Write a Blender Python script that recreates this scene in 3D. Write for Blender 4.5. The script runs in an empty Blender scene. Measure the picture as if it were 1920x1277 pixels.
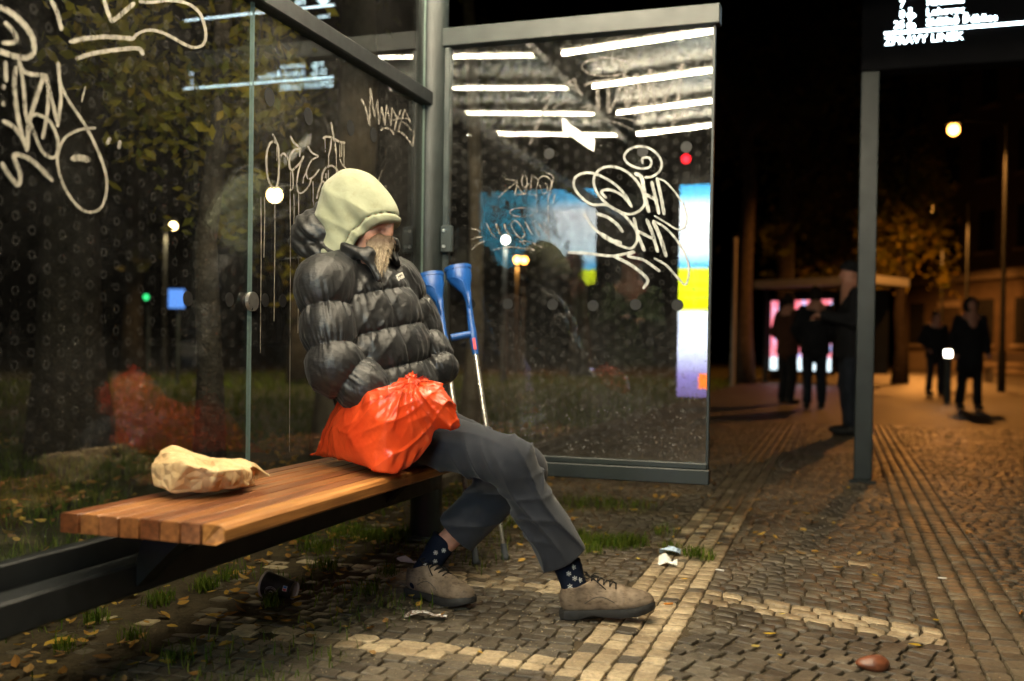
import bpy, bmesh, math, random
import numpy as np
from mathutils import Matrix, Vector
random.seed(7)
rng = np.random.default_rng(7)
scene = bpy.context.scene
R = math.radians

# ------------------------------------------------------------------ camera, world, exposure
CAM_H, F_PX, CX, CY = 0.87, 1862.0, 960.0, 638.5
PITCH, ROLL, SHIFT = R(0.8), 0.0145, 0.0195
cam_data = bpy.data.cameras.new("camera")
cam_data.sensor_width = 36.0
cam_data.lens = F_PX * 36.0 / 1920.0
cam_data.shift_y = SHIFT
cam_data.clip_start, cam_data.clip_end = 0.05, 600.0
cam_data.dof.use_dof = True
cam_data.dof.focus_distance = 3.28
cam_data.dof.aperture_fstop = 1.7
cam = bpy.data.objects.new("camera", cam_data)
scene.collection.objects.link(cam)
CAM_R = Matrix.Rotation(R(90) - PITCH, 4, 'X') @ Matrix.Rotation(ROLL, 4, 'Z')
cam.matrix_world = Matrix.Translation((0, 0, CAM_H)) @ CAM_R
scene.camera = cam

world = bpy.data.worlds.new("World")
scene.world = world
world.use_nodes = True
wn = world.node_tree
wn.nodes.clear()
sky = wn.nodes.new("ShaderNodeTexSky")
sky.sky_type = 'NISHITA'
sky.sun_disc = False
sky.sun_elevation = R(-6.0)
sky.sun_rotation = R(200)
bg = wn.nodes.new("ShaderNodeBackground")
bg.inputs[1].default_value = 0.1
wo = wn.nodes.new("ShaderNodeOutputWorld")
wn.links.new(sky.outputs[0], bg.inputs[0])
wn.links.new(bg.outputs[0], wo.inputs[0])

vs = scene.view_settings
vs.view_transform, vs.look, vs.exposure, vs.gamma = 'Standard', 'None', 0.32, 1.0
vs.use_curve_mapping = False
scene.cycles.use_denoising = True
try:
    scene.cycles.denoiser = 'OPENIMAGEDENOISE'
    scene.cycles.denoising_input_passes = 'RGB_ALBEDO_NORMAL'
    scene.cycles.denoising_prefilter = 'ACCURATE'
except Exception:
    pass
scene.cycles.use_adaptive_sampling = True
scene.cycles.adaptive_threshold = 0.025
scene.cycles.max_bounces = 8
scene.cycles.diffuse_bounces = 3
scene.cycles.glossy_bounces = 4
scene.cycles.transparent_max_bounces = 16
scene.cycles.sample_clamp_indirect = 220.0
scene.cycles.caustics_reflective = False
scene.cycles.caustics_refractive = False

TUBE_POWER = 225.0      # radiance of the shelter's light tubes
SCREEN_POWER = 17.0    # radiance of the advert screen
STREET_POWER = 1.15

# ------------------------------------------------------------------ measuring helpers
CR3 = np.array(CAM_R.to_3x3())
CAM_P = np.array([0, 0, CAM_H])
def ray(px, py):
    d = np.array([(px - CX) / F_PX, -(py - CY - SHIFT * 1920) / F_PX, -1.0])
    return CR3 @ d
def pt(px, py, Y):
    d = ray(px, py)
    return CAM_P + d * (Y / d[1])
def gp(px, py, z=0.0):
    d = ray(px, py)
    return CAM_P + d * ((z - CAM_H) / d[2])
def onplane(px, py, p0, n):
    d = ray(px, py)
    return CAM_P + d * (np.dot(np.array(p0) - CAM_P, n) / np.dot(d, n))
TH = R(18.1)
U = np.array([math.sin(TH), math.cos(TH), 0.0])     # along the shelter, away from the camera
V = np.array([math.cos(TH), -math.sin(TH), 0.0])    # out of the shelter, to the street
Zv = np.array([0, 0, 1.0])
def st(s, t, z=0.0):
    return s * V + t * U + np.array([0, 0, z])
S_GLASS, T_END = -1.76, 4.16

# ------------------------------------------------------------------ object helpers
C = scene.collection
MAT = {}
def new_obj(name, data, parent=None, loc=None):
    o = bpy.data.objects.new(name, data)
    C.objects.link(o)
    if parent is not None:
        o.parent = parent
        o.matrix_parent_inverse = Matrix.Translation(parent_world(parent)).inverted()
    if loc is not None:
        o.location = loc
    return o
def parent_world(p):
    v = Vector((0, 0, 0))
    while p is not None:
        v += p.location
        p = None if p.parent is None else (None)
    return v
def thing(name, label, cat, loc=(0, 0, 0), group=None):
    o = bpy.data.objects.new(name, None)
    o.empty_display_size = 0.1
    C.objects.link(o)
    o.location = [float(x) for x in loc]
    o['label'], o['category'] = label, cat
    if group: o['group'] = group
    return o
def tag(o, label=None, cat=None, group=None, kind=None):
    if label: o['label'] = label
    if cat: o['category'] = cat
    if group: o['group'] = group
    if kind: o['kind'] = kind
    return o
def mesh(name, verts, faces, mats=(), smooth=False, midx=None):
    me = bpy.data.meshes.new(name)
    me.from_pydata([tuple(map(float, v)) for v in verts], [], [tuple(map(int, f)) for f in faces])
    for m in mats: me.materials.append(m)
    if smooth: me.polygons.foreach_set('use_smooth', np.ones(len(me.polygons), bool))
    if midx is not None: me.polygons.foreach_set('material_index', np.array(midx, np.int32))
    me.update()
    return me
class MB:
    """collects simple shapes into one mesh"""
    def __init__(s): s.v, s.f, s.m = [], [], []
    def add(s, vs_, fs, mi=0):
        b = len(s.v); s.v += [np.array(x, float) for x in vs_]
        for f in fs: s.f.append([b + i for i in f]); s.m.append(mi)
        return s
    def box(s, c, ax, ay, az, hx, hy, hz, mi=0, bev=0.0):
        c = np.array(c, float)
        if bev > 0:
            # chamfered box: 24 verts
            vs_, idx = [], {}
            for sx in (-1, 1):
                for sy in (-1, 1):
                    for sz in (-1, 1):
                        for k in range(3):
                            h = [hx - bev, hy - bev, hz - bev]; h[k] += bev
                            idx[(sx, sy, sz, k)] = len(vs_)
                            vs_.append(c + ax * sx * h[0] + ay * sy * h[1] + az * sz * h[2])
            fs = []
            for k in range(3):
                for sg in (-1, 1):
                    o = [i for i in range(3) if i != k]
                    q = []
                    for a, b in ((-1, -1), (1, -1), (1, 1), (-1, 1)):
                        key = [0, 0, 0]; key[k] = sg; key[o[0]] = a; key[o[1]] = b
                        q.append(idx[(*key, k)])
                    if (sg > 0) != (k == 1): pass
                    fs.append(q)
            for k in range(3):
                o = [i for i in range(3) if i != k]
                for a in (-1, 1):
                    for b in (-1, 1):
                        q = []
                        for e, kk in ((-1, o[0]), (1, o[0]), (1, o[1]), (-1, o[1])):
                            key = [0, 0, 0]; key[k] = e; key[o[0]] = a; key[o[1]] = b
                            q.append(idx[(*key, kk)])
                        fs.append(q)
            for sx in (-1, 1):
                for sy in (-1, 1):
                    for sz in (-1, 1):
                        fs.append([idx[(sx, sy, sz, k)] for k in range(3)])
            return s.add(vs_, fs, mi)
        vs_ = [c + ax * i * hx + ay * j * hy + az * k * hz for i in (-1, 1) for j in (-1, 1) for k in (-1, 1)]
        return s.add(vs_, [(0, 1, 3, 2), (4, 6, 7, 5), (0, 4, 5, 1), (2, 3, 7, 6), (0, 2, 6, 4), (1, 5, 7, 3)], mi)
    def tube(s, pts, rad, n=8, mi=0, cap=True):
        pts = [np.array(p, float) for p in pts]
        if np.isscalar(rad): rad = [rad] * len(pts)
        rings, ref = [], None
        for i, p in enumerate(pts):
            d = pts[min(i + 1, len(pts) - 1)] - pts[max(i - 1, 0)]
            d = d / (np.linalg.norm(d) + 1e-12)
            if ref is None:
                ref = np.cross(d, [0, 0, 1.0] if abs(d[2]) < .9 else [1.0, 0, 0])
            ref = ref - d * np.dot(ref, d); ref /= np.linalg.norm(ref) + 1e-12
            b = np.cross(d, ref)
            rings.append([p + rad[i] * (math.cos(a) * ref + math.sin(a) * b) for a in np.arange(n) * 2 * math.pi / n])
        vs_ = [q for r_ in rings for q in r_]
        fs = [(i * n + j, i * n + (j + 1) % n, (i + 1) * n + (j + 1) % n, (i + 1) * n + j) for i in range(len(pts) - 1) for j in range(n)]
        if cap:
            fs.append(tuple(range(n))[::-1]); fs.append(tuple((len(pts) - 1) * n + j for j in range(n)))
        return s.add(vs_, fs, mi)
    def disc(s, c, n_, r, seg=20, mi=0, thick=0.0):
        n_ = np.array(n_, float); n_ /= np.linalg.norm(n_)
        return s.tube([np.array(c) , np.array(c) + n_ * max(thick, 1e-3)], r, seg, mi)
    def build(s, name, mats, parent=None, smooth=False):
        if not isinstance(mats, (list, tuple)): mats = [mats]
        me = mesh(name, s.v, s.f, mats, smooth, s.m)
        bm = bmesh.new(); bm.from_mesh(me); bmesh.ops.recalc_face_normals(bm, faces=bm.faces); bm.to_mesh(me); bm.free()
        return new_obj(name, me, parent)
def auto_smooth(o, ang=40):
    me = o.data
    me.polygons.foreach_set('use_smooth', np.ones(len(me.polygons), bool))
    try: me.set_sharp_from_angle(angle=R(ang))
    except Exception: pass
    return o

# ------------------------------------------------------------------ materials
def nodes(name):
    m = bpy.data.materials.new(name); m.use_nodes = True
    nt = m.node_tree; nt.nodes.clear()
    out = nt.nodes.new('ShaderNodeOutputMaterial')
    return m, nt, out
def N(nt, typ, **kw):
    n = nt.nodes.new(typ)
    for k, v in kw.items():
        if k == 'inp':
            for a, b in v.items():
                if hasattr(b, 'is_linked') or hasattr(b, 'links'): nt.links.new(b, n.inputs[a])
                else: n.inputs[a].default_value = b
        else: setattr(n, k, v)
    return n
def math_n(nt, op, a, b=None, c=None):
    n = nt.nodes.new('ShaderNodeMath'); n.operation = op
    for i, x in enumerate((a, b, c)):
        if x is None: continue
        if hasattr(x, 'links'): nt.links.new(x, n.inputs[i])
        else: n.inputs[i].default_value = x
    return n.outputs[0]
def ramp(nt, fac, stops):
    n = nt.nodes.new('ShaderNodeValToRGB'); nt.links.new(fac, n.inputs[0])
    el = n.color_ramp.elements
    while len(el) < len(stops): el.new(0.5)
    for e, (p, c) in zip(el, stops):
        e.position = p; e.color = (*c, 1) if len(c) == 3 else c
    return n.outputs[0]
def mixc(nt, fac, a, b, mode='MIX'):
    n = nt.nodes.new('ShaderNodeMix'); n.data_type = 'RGBA'; n.blend_type = mode
    for s_, x in ((n.inputs[0], fac), (n.inputs[6], a), (n.inputs[7], b)):
        if hasattr(x, 'links'): nt.links.new(x, s_)
        elif np.isscalar(x): s_.default_value = x
        else: s_.default_value = (*x, 1) if len(x) == 3 else x
    return n.outputs[2]
def coord(nt, kind='Object'):
    return nt.nodes.new('ShaderNodeTexCoord').outputs[kind]
def noise(nt, vec, scale, detail=3, rough=.55, dim='3D'):
    n = nt.nodes.new('ShaderNodeTexNoise'); n.noise_dimensions = dim
    if vec is not None: nt.links.new(vec, n.inputs['Vector'])
    n.inputs['Scale'].default_value = scale; n.inputs['Detail'].default_value = detail; n.inputs['Roughness'].default_value = rough
    return n.outputs[0]
def mapping(nt, vec, scale=(1, 1, 1), rot=(0, 0, 0), loc=(0, 0, 0)):
    n = nt.nodes.new('ShaderNodeMapping'); nt.links.new(vec, n.inputs[0])
    n.inputs['Scale'].default_value = scale; n.inputs['Rotation'].default_value = rot; n.inputs['Location'].default_value = loc
    return n.outputs[0]
def bump(nt, h, strength=.3, dist=.01, nrm=None):
    n = nt.nodes.new('ShaderNodeBump'); nt.links.new(h, n.inputs['Height'])
    n.inputs['Strength'].default_value = strength; n.inputs['Distance'].default_value = dist
    if nrm is not None: nt.links.new(nrm, n.inputs['Normal'])
    return n.outputs[0]
def principled(nt, out, col, rough=.6, metal=0., spec=.5, normal=None, **kw):
    p = nt.nodes.new('ShaderNodeBsdfPrincipled')
    def s_(k, x):
        if hasattr(x, 'links'): nt.links.new(x, p.inputs[k])
        elif np.isscalar(x): p.inputs[k].default_value = x
        else: p.inputs[k].default_value = (*x, 1) if len(x) == 3 else x
    s_('Base Color', col); s_('Roughness', rough); s_('Metallic', metal); s_('Specular IOR Level', spec)
    if normal is not None: nt.links.new(normal, p.inputs['Normal'])
    for k, x in kw.items(): s_(k.replace('_', ' '), x)
    if out is not None: nt.links.new(p.outputs[0], out.inputs[0])
    return p
def simple(name, col, rough=.6, metal=0., spec=.5, var=.25, vscale=20., bstr=.15, bscale=120., bdist=.003, **kw):
    m, nt, out = nodes(name)
    co = coord(nt)
    f = noise(nt, co, vscale, 4)
    dark = tuple(c * (1 - var) for c in col); light = tuple(min(1, c * (1 + var)) for c in col)
    c_ = ramp(nt, f, [(.3, dark), (.7, light)])
    rr = math_n(nt, 'MULTIPLY_ADD', noise(nt, co, vscale * 2.3, 3), .25, rough - .12)
    nb = bump(nt, noise(nt, co, bscale, 3), bstr, bdist) if bstr else None
    principled(nt, out, c_, rr, metal, spec, nb, **kw)
    MAT[name] = m
    return m
def emit(name, col, strength):
    m, nt, out = nodes(name)
    e = N(nt, 'ShaderNodeEmission'); e.inputs[0].default_value = (*col, 1); e.inputs[1].default_value = strength
    nt.links.new(e.outputs[0], out.inputs[0]); MAT[name] = m
    return m

# ------------------------------------------------------------------ signed distance modelling
def ncoord(*a): return np.array(a, float)
def unit(a): a = np.array(a, float); return a / np.linalg.norm(a)
def smin(a, b, k):
    h = np.maximum(k - np.abs(a - b), 0) / k
    return np.minimum(a, b) - h * h * k * .25
def smax(a, b, k): return -smin(-a, -b, k)
def axis_t(P, a, b):
    ba = b - a
    return np.clip(((P - a) @ ba) / (ba @ ba), 0, 1)
def rcone(P, a, b, r1, r2, prof=None):
    a, b = np.array(a, float), np.array(b, float)
    t = axis_t(P, a, b)
    d = np.linalg.norm(P - a - t[:, None] * (b - a), axis=1)
    r = r1 + (r2 - r1) * t
    if prof is not None: r = r + prof(P, t)
    return d - r
def ellip(P, c, rad, M=None):
    q = P - np.array(c, float)
    if M is not None: q = q @ np.array(M, float).T
    rad = np.array(rad, float)
    k0 = np.linalg.norm(q / rad, axis=1); k1 = np.linalg.norm(q / (rad * rad), axis=1)
    return k0 * (k0 - 1) / np.maximum(k1, 1e-6)
def frame(x, zhint=(0, 0, 1)):
    x = unit(x); y = unit(np.cross(zhint, x)); z = np.cross(x, y)
    return np.array([x, y, z])
def sinnoise(P, freq, seed, n=7):
    r_ = np.random.default_rng(seed); o = np.zeros(len(P))
    for i in range(n):
        d = r_.normal(size=3); d *= freq * r_.uniform(.6, 1.5) / np.linalg.norm(d)
        o += np.sin(P @ d + r_.uniform(0, 6.28) + 1.3 * np.sin(P @ r_.normal(size=3) * freq * .4 + r_.uniform(0, 6)))
    return o / math.sqrt(n)
def crumple(P, freq, seed, n=6):
    """creased sheet: warped triangle waves, sharp ridges"""
    r_ = np.random.default_rng(seed); o = np.zeros(len(P))
    W = np.stack([sinnoise(P, freq * .45, seed + 11 + i, 4) for i in range(3)], 1) * (.8 / freq)
    Q = P + W
    for i in range(n):
        d = r_.normal(size=3); d *= freq * r_.uniform(.6, 1.7) / np.linalg.norm(d)
        ph = (Q @ d + r_.uniform(0, 6.28)) / (2 * math.pi)
        tri = np.abs(ph - np.floor(ph) - .5) * 4 - 1
        o += tri * r_.uniform(.5, 1.)
    return o / math.sqrt(n)
def surface(f, lo, hi, h):
    lo, hi = np.array(lo, float), np.array(hi, float)
    n = np.ceil((hi - lo) / h).astype(int) + 1
    gx, gy, gz = [lo[i] + np.arange(n[i]) * h for i in range(3)]
    B_ = 4                                              # coarse pass: only blocks near the surface are evaluated finely
    nb = (n + B_ - 1) // B_
    n = nb * B_ + 1
    gx, gy, gz = [lo[i] + np.arange(n[i]) * h for i in range(3)]
    Gc = np.stack(np.meshgrid(gx[::B_], gy[::B_], gz[::B_], indexing='ij'), -1)
    Dc = f(Gc.reshape(-1, 3)).reshape(Gc.shape[:3])
    D = np.repeat(np.repeat(np.repeat(Dc, B_, 0), B_, 1), B_, 2)[:n[0], :n[1], :n[2]].copy()
    mn = None; mx = None; ab = None
    for i in (0, 1):
        for j in (0, 1):
            for k in (0, 1):
                q = Dc[i:nb[0] + i, j:nb[1] + j, k:nb[2] + k]
                mn = q if mn is None else np.minimum(mn, q); mx = q if mx is None else np.maximum(mx, q)
    act_b = (mn < B_ * h * .95 + .012) & (mx > -B_ * h * .95 - .012)
    fine = np.zeros(tuple(n), bool)
    fb = np.repeat(np.repeat(np.repeat(act_b, B_, 0), B_, 1), B_, 2)
    for i in (0, 1):
        for j in (0, 1):
            for k in (0, 1): fine[i:fb.shape[0] + i, j:fb.shape[1] + j, k:fb.shape[2] + k] |= fb
    ii = np.argwhere(fine); Gf = lo + ii * h
    vf = np.empty(len(Gf))
    for i in range(0, len(Gf), 120000): vf[i:i + 120000] = f(Gf[i:i + 120000])
    D[fine] = vf
    sg = D < 0
    c = np.zeros(tuple(n - 1), int)
    offs = [(i, j, k) for i in (0, 1) for j in (0, 1) for k in (0, 1)]
    for o in offs: c += sg[o[0]:n[0] - 1 + o[0], o[1]:n[1] - 1 + o[1], o[2]:n[2] - 1 + o[2]]
    act = (c > 0) & (c < 8)
    idx = -np.ones(act.shape, int); ai = np.argwhere(act); idx[act] = np.arange(len(ai))
    acc = np.zeros((len(ai), 3)); cnt = np.zeros(len(ai))
    for a in range(8):
        for b in range(a + 1, 8):
            oa, ob = np.array(offs[a]), np.array(offs[b])
            if np.abs(oa - ob).sum() != 1: continue
            da = D[tuple((ai + oa).T)]; db = D[tuple((ai + ob).T)]
            x = (da < 0) != (db < 0)
            tt = da[x] / (da[x] - db[x])
            acc[x] += oa + tt[:, None] * (ob - oa); cnt[x] += 1
    Vv = lo + (ai + acc / cnt[:, None]) * h
    F = []
    for ax in range(3):
        o1, o2 = [(1, 2), (2, 0), (0, 1)][ax]
        s0 = [slice(1, n[i] - 1) for i in range(3)]; s0[ax] = slice(0, n[ax] - 1)
        s1 = list(s0); s1[ax] = slice(1, n[ax])
        A, B = sg[tuple(s0)], sg[tuple(s1)]
        for flip, cond in ((False, A & ~B), (True, ~A & B)):
            e = np.argwhere(cond)
            if not len(e): continue
            base = e.copy()
            for i in range(3):
                if i != ax: base[:, i] += 1
            q = []
            for d1, d2 in ((-1, -1), (0, -1), (0, 0), (-1, 0)):
                cc = base.copy(); cc[:, o1] += d1; cc[:, o2] += d2
                q.append(idx[tuple(cc.T)])
            q = np.stack(q, 1)
            F.append(q[:, ::-1] if flip else q)
    return Vv, np.concatenate(F)
def sdf_obj(name, f, lo, hi, h, mat, parent=None, relax=1):
    vv, ff = surface(f, lo, hi, h)
    # project back onto the surface a little and relax
    for _ in range(relax):
        nb = np.zeros_like(vv); ct = np.zeros(len(vv))
        for a in range(4):
            i, j = ff[:, a], ff[:, (a + 1) % 4]
            np.add.at(nb, i, vv[j]); np.add.at(ct, i, 1)
        vv = .5 * vv + .5 * nb / np.maximum(ct, 1)[:, None]
    me = fast_mesh(name, vv, ff, [mat], True)
    return new_obj(name, me, parent)
def fast_mesh(name, vv, ff, mats, smooth=False, midx=None):
    me = bpy.data.meshes.new(name)
    vv = np.asarray(vv, np.float32); ff = np.asarray(ff, np.int32)
    me.vertices.add(len(vv)); me.vertices.foreach_set('co', vv.ravel())
    k = ff.shape[1]
    me.loops.add(ff.size); me.loops.foreach_set('vertex_index', ff.ravel())
    me.polygons.add(len(ff)); me.polygons.foreach_set('loop_start', np.arange(len(ff), dtype=np.int32) * k)
    for m in mats: me.materials.append(m)
    me.polygons.foreach_set('use_smooth', np.full(len(ff), smooth))
    if midx is not None: me.polygons.foreach_set('material_index', np.asarray(midx, np.int32))
    me.update(calc_edges=True); me.validate()
    return me
def hull_planes(pts):
    bm = bmesh.new()
    for p in pts: bm.verts.new([float(x) for x in p])
    bmesh.ops.convex_hull(bm, input=bm.verts)
    bm.faces.ensure_lookup_table()
    c = np.mean(pts, 0); out = []
    for f in bm.faces:
        n = np.array(f.normal); 
        if np.linalg.norm(n) < 1e-6: continue
        p = np.array(f.verts[0].co)
        if n @ (c - p) > 0: n = -n
        out.append((n, n @ p))
    bm.free()
    return out
def hull_sdf(P, planes, r, k):
    d = None
    for n, o in planes:
        e = P @ n - o
        d = e if d is None else smax(d, e, k)
    return d - r
def text_mesh(name, body, size, mat, align='LEFT'):
    cu = bpy.data.curves.new(name, 'FONT'); cu.body = body; cu.size = size; cu.align_x = align
    cu.resolution_u = 2
    o = bpy.data.objects.new(name, cu); C.objects.link(o)
    dg = bpy.context.evaluated_depsgraph_get()
    me = bpy.data.meshes.new_from_object(o.evaluated_get(dg))
    bpy.data.objects.remove(o); bpy.data.curves.remove(cu)
    me.materials.clear(); me.materials.append(mat)
    return me
# ------------------------------------------------------------------ named materials
simple('dark_metal', (.035, .045, .045), .38, .0, .5, .25, 9, .05)
simple('black_metal', (.010, .012, .013), .55, 0, .3, .3, 9, .05)
simple('grey_green_metal', (.015, .020, .020), .46, .0, .4, .25, 7, .06)
simple('steel', (.55, .54, .5), .32, .9, .5, .15, 30, .05)
simple('alu_tube', (.62, .6, .55), .3, .85, .5, .12, 40, .04)
simple('crutch_blue', (.012, .09, .36), .33, 0, .5, .12, 20, .03)
simple('crutch_red', (.6, .03, .06), .4, 0, .5, .1, 20, .02)
simple('rubber_grey', (.05, .06, .07), .7, 0, .3, .2, 40, .1)
simple('paint_white', (.62, .6, .55), .7, 0, .3, .1, 60, .05)
simple('soft_black', (.012, .012, .012), .6, 0, .3, .2, 20, .1)
simple('trouser_cloth', (.021, .0235, .031), .85, 0, .2, .18, 14, .35, 420, .002, Sheen_Weight=.15)
simple('trouser_dark', (.03, .03, .036), .85, 0, .2, .2, 14, .3, 300, .002)
simple('skin', (.46, .22, .15), .55, 0, .4, .15, 60, .25, 300, .002, Subsurface_Weight=.12)
simple('shoe_sole', (.02, .019, .018), .65, 0, .35, .3, 50, .3, 200, .002)
simple('lace', (.012, .011, .01), .8, 0, .2, .2, 80, .2, 800, .001)
simple('shoe_lining', (.05, .025, .015), .8, 0, .2, .2, 30, .2)
simple('cup_paper', (.016, .013, .011), .38, 0, .5, .2, 20, .05)
simple('cup_rim', (.55, .5, .43), .5, 0, .4, .1, 30, .05)
simple('cup_inside', (.5, .46, .38), .6, 0, .3, .1, 20, .05)
simple('tissue', (.75, .74, .7), .8, 0, .2, .1, 60, .3, 200, .002)
simple('tissue_blue', (.42, .54, .68), .6, 0, .3, .3, 60, .3, 200, .002)
simple('brown_lump', (.17, .055, .025), .35, 0, .5, .4, 40, .2, 150, .003)
simple('concrete', (.26, .24, .21), .9, 0, .3, .3, 60, .6, 260, .006)
simple('kerb_stone', (.12, .105, .08), .92, 0, .2, .45, 18, .5, 90, .006)
simple('bark', (.05, .038, .028), .9, 0, .2, .4, 9, .9, 40, .03)
simple('bark_pale', (.2, .15, .1), .9, 0, .2, .3, 9, .7, 40, .02)
simple('roof_paint', (.3, .3, .28), .6, 0, .4, .1, 3, .02)
simple('facade', (.09, .065, .045), .9, 0, .2, .15, 2, .2)
simple('stone_trim', (.25, .2, .15), .9, 0, .2, .15, 2, .2)
simple('window_dark', (.02, .02, .022), .15, 0, .5, .1, 2, .0)
simple('roof_tile', (.12, .05, .035), .85, 0, .2, .2, 2, .2)
for nm, c_ in (('coat_black', (.014, .014, .016)), ('coat_dark', (.025, .025, .03)), ('coat_brown', (.07, .03, .018)), ('coat_green', (.05, .075, .03)),
               ('jeans', (.02, .024, .034)), ('hat_red', (.22, .02, .03)), ('hair_dark', (.02, .014, .01)), ('coat_grey', (.08, .078, .07))):
    simple(nm, c_, .85, 0, .2, .25, 12, .25, 120, .004)

def mat_jacket():
    m, nt, out = nodes('jacket_nylon'); co = coord(nt)
    f = noise(nt, co, 9, 4)
    col = ramp(nt, f, [(.3, (.0042, .0043, .0047)), (.7, (.0085, .0084, .0087))])
    w1 = noise(nt, mapping(nt, co, (26, 26, 13), (.3, .5, .2)), 1.0, 3, .5)
    w2 = noise(nt, mapping(nt, co, (34, 34, 70), (.2, -.4, .9)), 1.0, 2, .5)
    h = math_n(nt, 'MULTIPLY_ADD', w2, .35, w1)
    nb = bump(nt, h, .45, .012)
    rr = math_n(nt, 'MULTIPLY_ADD', noise(nt, co, 30, 3), .2, .36)
    principled(nt, out, col, rr, 0, .55, nb, Sheen_Weight=.08)
    MAT['jacket_nylon'] = m
def mat_hood():
    m, nt, out = nodes('hood_cotton'); co = coord(nt)
    f = noise(nt, co, 14, 4)
    col = ramp(nt, f, [(.25, (.27, .285, .19)), (.75, (.37, .385, .27))])
    st_ = ramp(nt, noise(nt, mapping(nt, co, (1, 1, 1), (0, 0, 0), (3, 1, 2)), 26, 5, .7), [(.55, (1, 1, 1)), (.8, (.62, .5, .34))])
    col = mixc(nt, .55, col, st_, 'MULTIPLY')
    kn = noise(nt, co, 900, 2)
    nb = bump(nt, kn, .6, .002, bump(nt, noise(nt, co, 22, 3), .35, .012))
    principled(nt, out, col, .92, 0, .15, nb, Sheen_Weight=.2)
    MAT['hood_cotton'] = m
def mat_bag():
    m, nt, out = nodes('orange_plastic'); co = coord(nt)
    f = noise(nt, co, 10, 4)
    col = ramp(nt, f, [(.3, (.66, .055, .014)), (.7, (.84, .095, .022))])
    h = noise(nt, mapping(nt, co, (26, 26, 26), (.4, .6, .3)), 1, 3, .45)
    nb = bump(nt, h, .35, .02)
    p = principled(nt, None, col, .17, 0, .5, nb, Coat_Weight=.25, Coat_Roughness=.12)
    tr = N(nt, 'ShaderNodeBsdfTranslucent'); tr.inputs[0].default_value = (.8, .12, .03, 1)
    mx = N(nt, 'ShaderNodeMixShader'); mx.inputs[0].default_value = .18
    nt.links.new(p.outputs[0], mx.inputs[1]); nt.links.new(tr.outputs[0], mx.inputs[2]); nt.links.new(mx.outputs[0], out.inputs[0])
    MAT['orange_plastic'] = m
def mat_paper():
    m, nt, out = nodes('brown_paper'); co = coord(nt)
    f = noise(nt, co, 16, 5, .65)
    col = ramp(nt, f, [(.28, (.46, .29, .13)), (.5, (.60, .43, .22)), (.72, (.66, .5, .29))])
    st_ = ramp(nt, noise(nt, mapping(nt, co, (1, 1, 1), (0, 0, 0), (1, 5, 2)), 24, 4, .6), [(.6, (1, 1, 1)), (.78, (.6, .42, .25))])
    col = mixc(nt, .8, col, st_, 'MULTIPLY')
    vor = N(nt, 'ShaderNodeTexVoronoi', feature='DISTANCE_TO_EDGE'); nt.links.new(co, vor.inputs['Vector']); vor.inputs['Scale'].default_value = 26
    nb = bump(nt, math_n(nt, 'MINIMUM', vor.outputs[0], .3), .9, .014)
    principled(nt, out, col, .75, 0, .25, nb)
    MAT['brown_paper'] = m
def mat_shoe():
    m, nt, out = nodes('shoe_leather'); co = coord(nt)
    f = noise(nt, co, 13, 5, .65)
    col = ramp(nt, f, [(.3, (.07, .05, .034)), (.5, (.17, .125, .085)), (.72, (.30, .225, .155))])
    sc = ramp(nt, noise(nt, mapping(nt, co, (40, 40, 130)), 1, 4, .7), [(.52, (1, 1, 1)), (.66, (.3, .25, .2))])
    col = mixc(nt, .7, col, sc, 'MULTIPLY')
    nb = bump(nt, noise(nt, co, 160, 4), .3, .002, bump(nt, noise(nt, co, 34, 3), .3, .006))
    principled(nt, out, col, .7, 0, .3, nb)
    MAT['shoe_leather'] = m
def mat_beard():
    m, nt, out = nodes('beard_hair')
    r_ = N(nt, 'ShaderNodeObjectInfo'); co = coord(nt)
    z = N(nt, 'ShaderNodeSeparateXYZ'); nt.links.new(coord(nt), z.inputs[0])
    f = noise(nt, mapping(nt, co, (220, 220, 20)), 1, 3)
    col = ramp(nt, f, [(.3, (.12, .08, .05)), (.5, (.30, .225, .14)), (.7, (.5, .41, .28))])
    col = mixc(nt, ramp_f(nt, z.outputs[2], 1.18, 1.215), col, (.10, .062, .038))
    principled(nt, out, col, .55, 0, .4)
    MAT['beard_hair'] = m
def mat_sock():
    m, nt, out = nodes('sock_knit'); co = coord(nt)
    nb = bump(nt, noise(nt, co, 500, 2), .4, .001)
    principled(nt, out, (.008, .011, .022), .95, 0, .1, nb)
    MAT['sock_knit'] = m
def mat_wood(i, a, b):
    m, nt, out = nodes('bench_wood_%d' % i); co = coord(nt)
    # grain runs along the plank (U): rotate into the plank frame
    q = mapping(nt, co, (1, 1, 1), (0, 0, TH))
    g = noise(nt, mapping(nt, q, (90, 3.5, 90)), 1, 5, .6)
    big = noise(nt, mapping(nt, q, (6, 1.2, 6), (0, 0, 0), (i * 3.1, i, 0)), 1, 4, .6)
    col = ramp(nt, g, [(.3, tuple(x * .62 for x in a)), (.7, b)])
    wear = ramp(nt, big, [(.4, (.6, .5, .45)), (.62, (1, 1, 1))])
    col = mixc(nt, .85, col, wear, 'MULTIPLY')
    rr = math_n(nt, 'MULTIPLY_ADD', big, .4, .17)
    nb = bump(nt, g, .25, .003)
    principled(nt, out, col, rr, 0, .5, nb)
    MAT['bench_wood_%d' % i] = m
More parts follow.
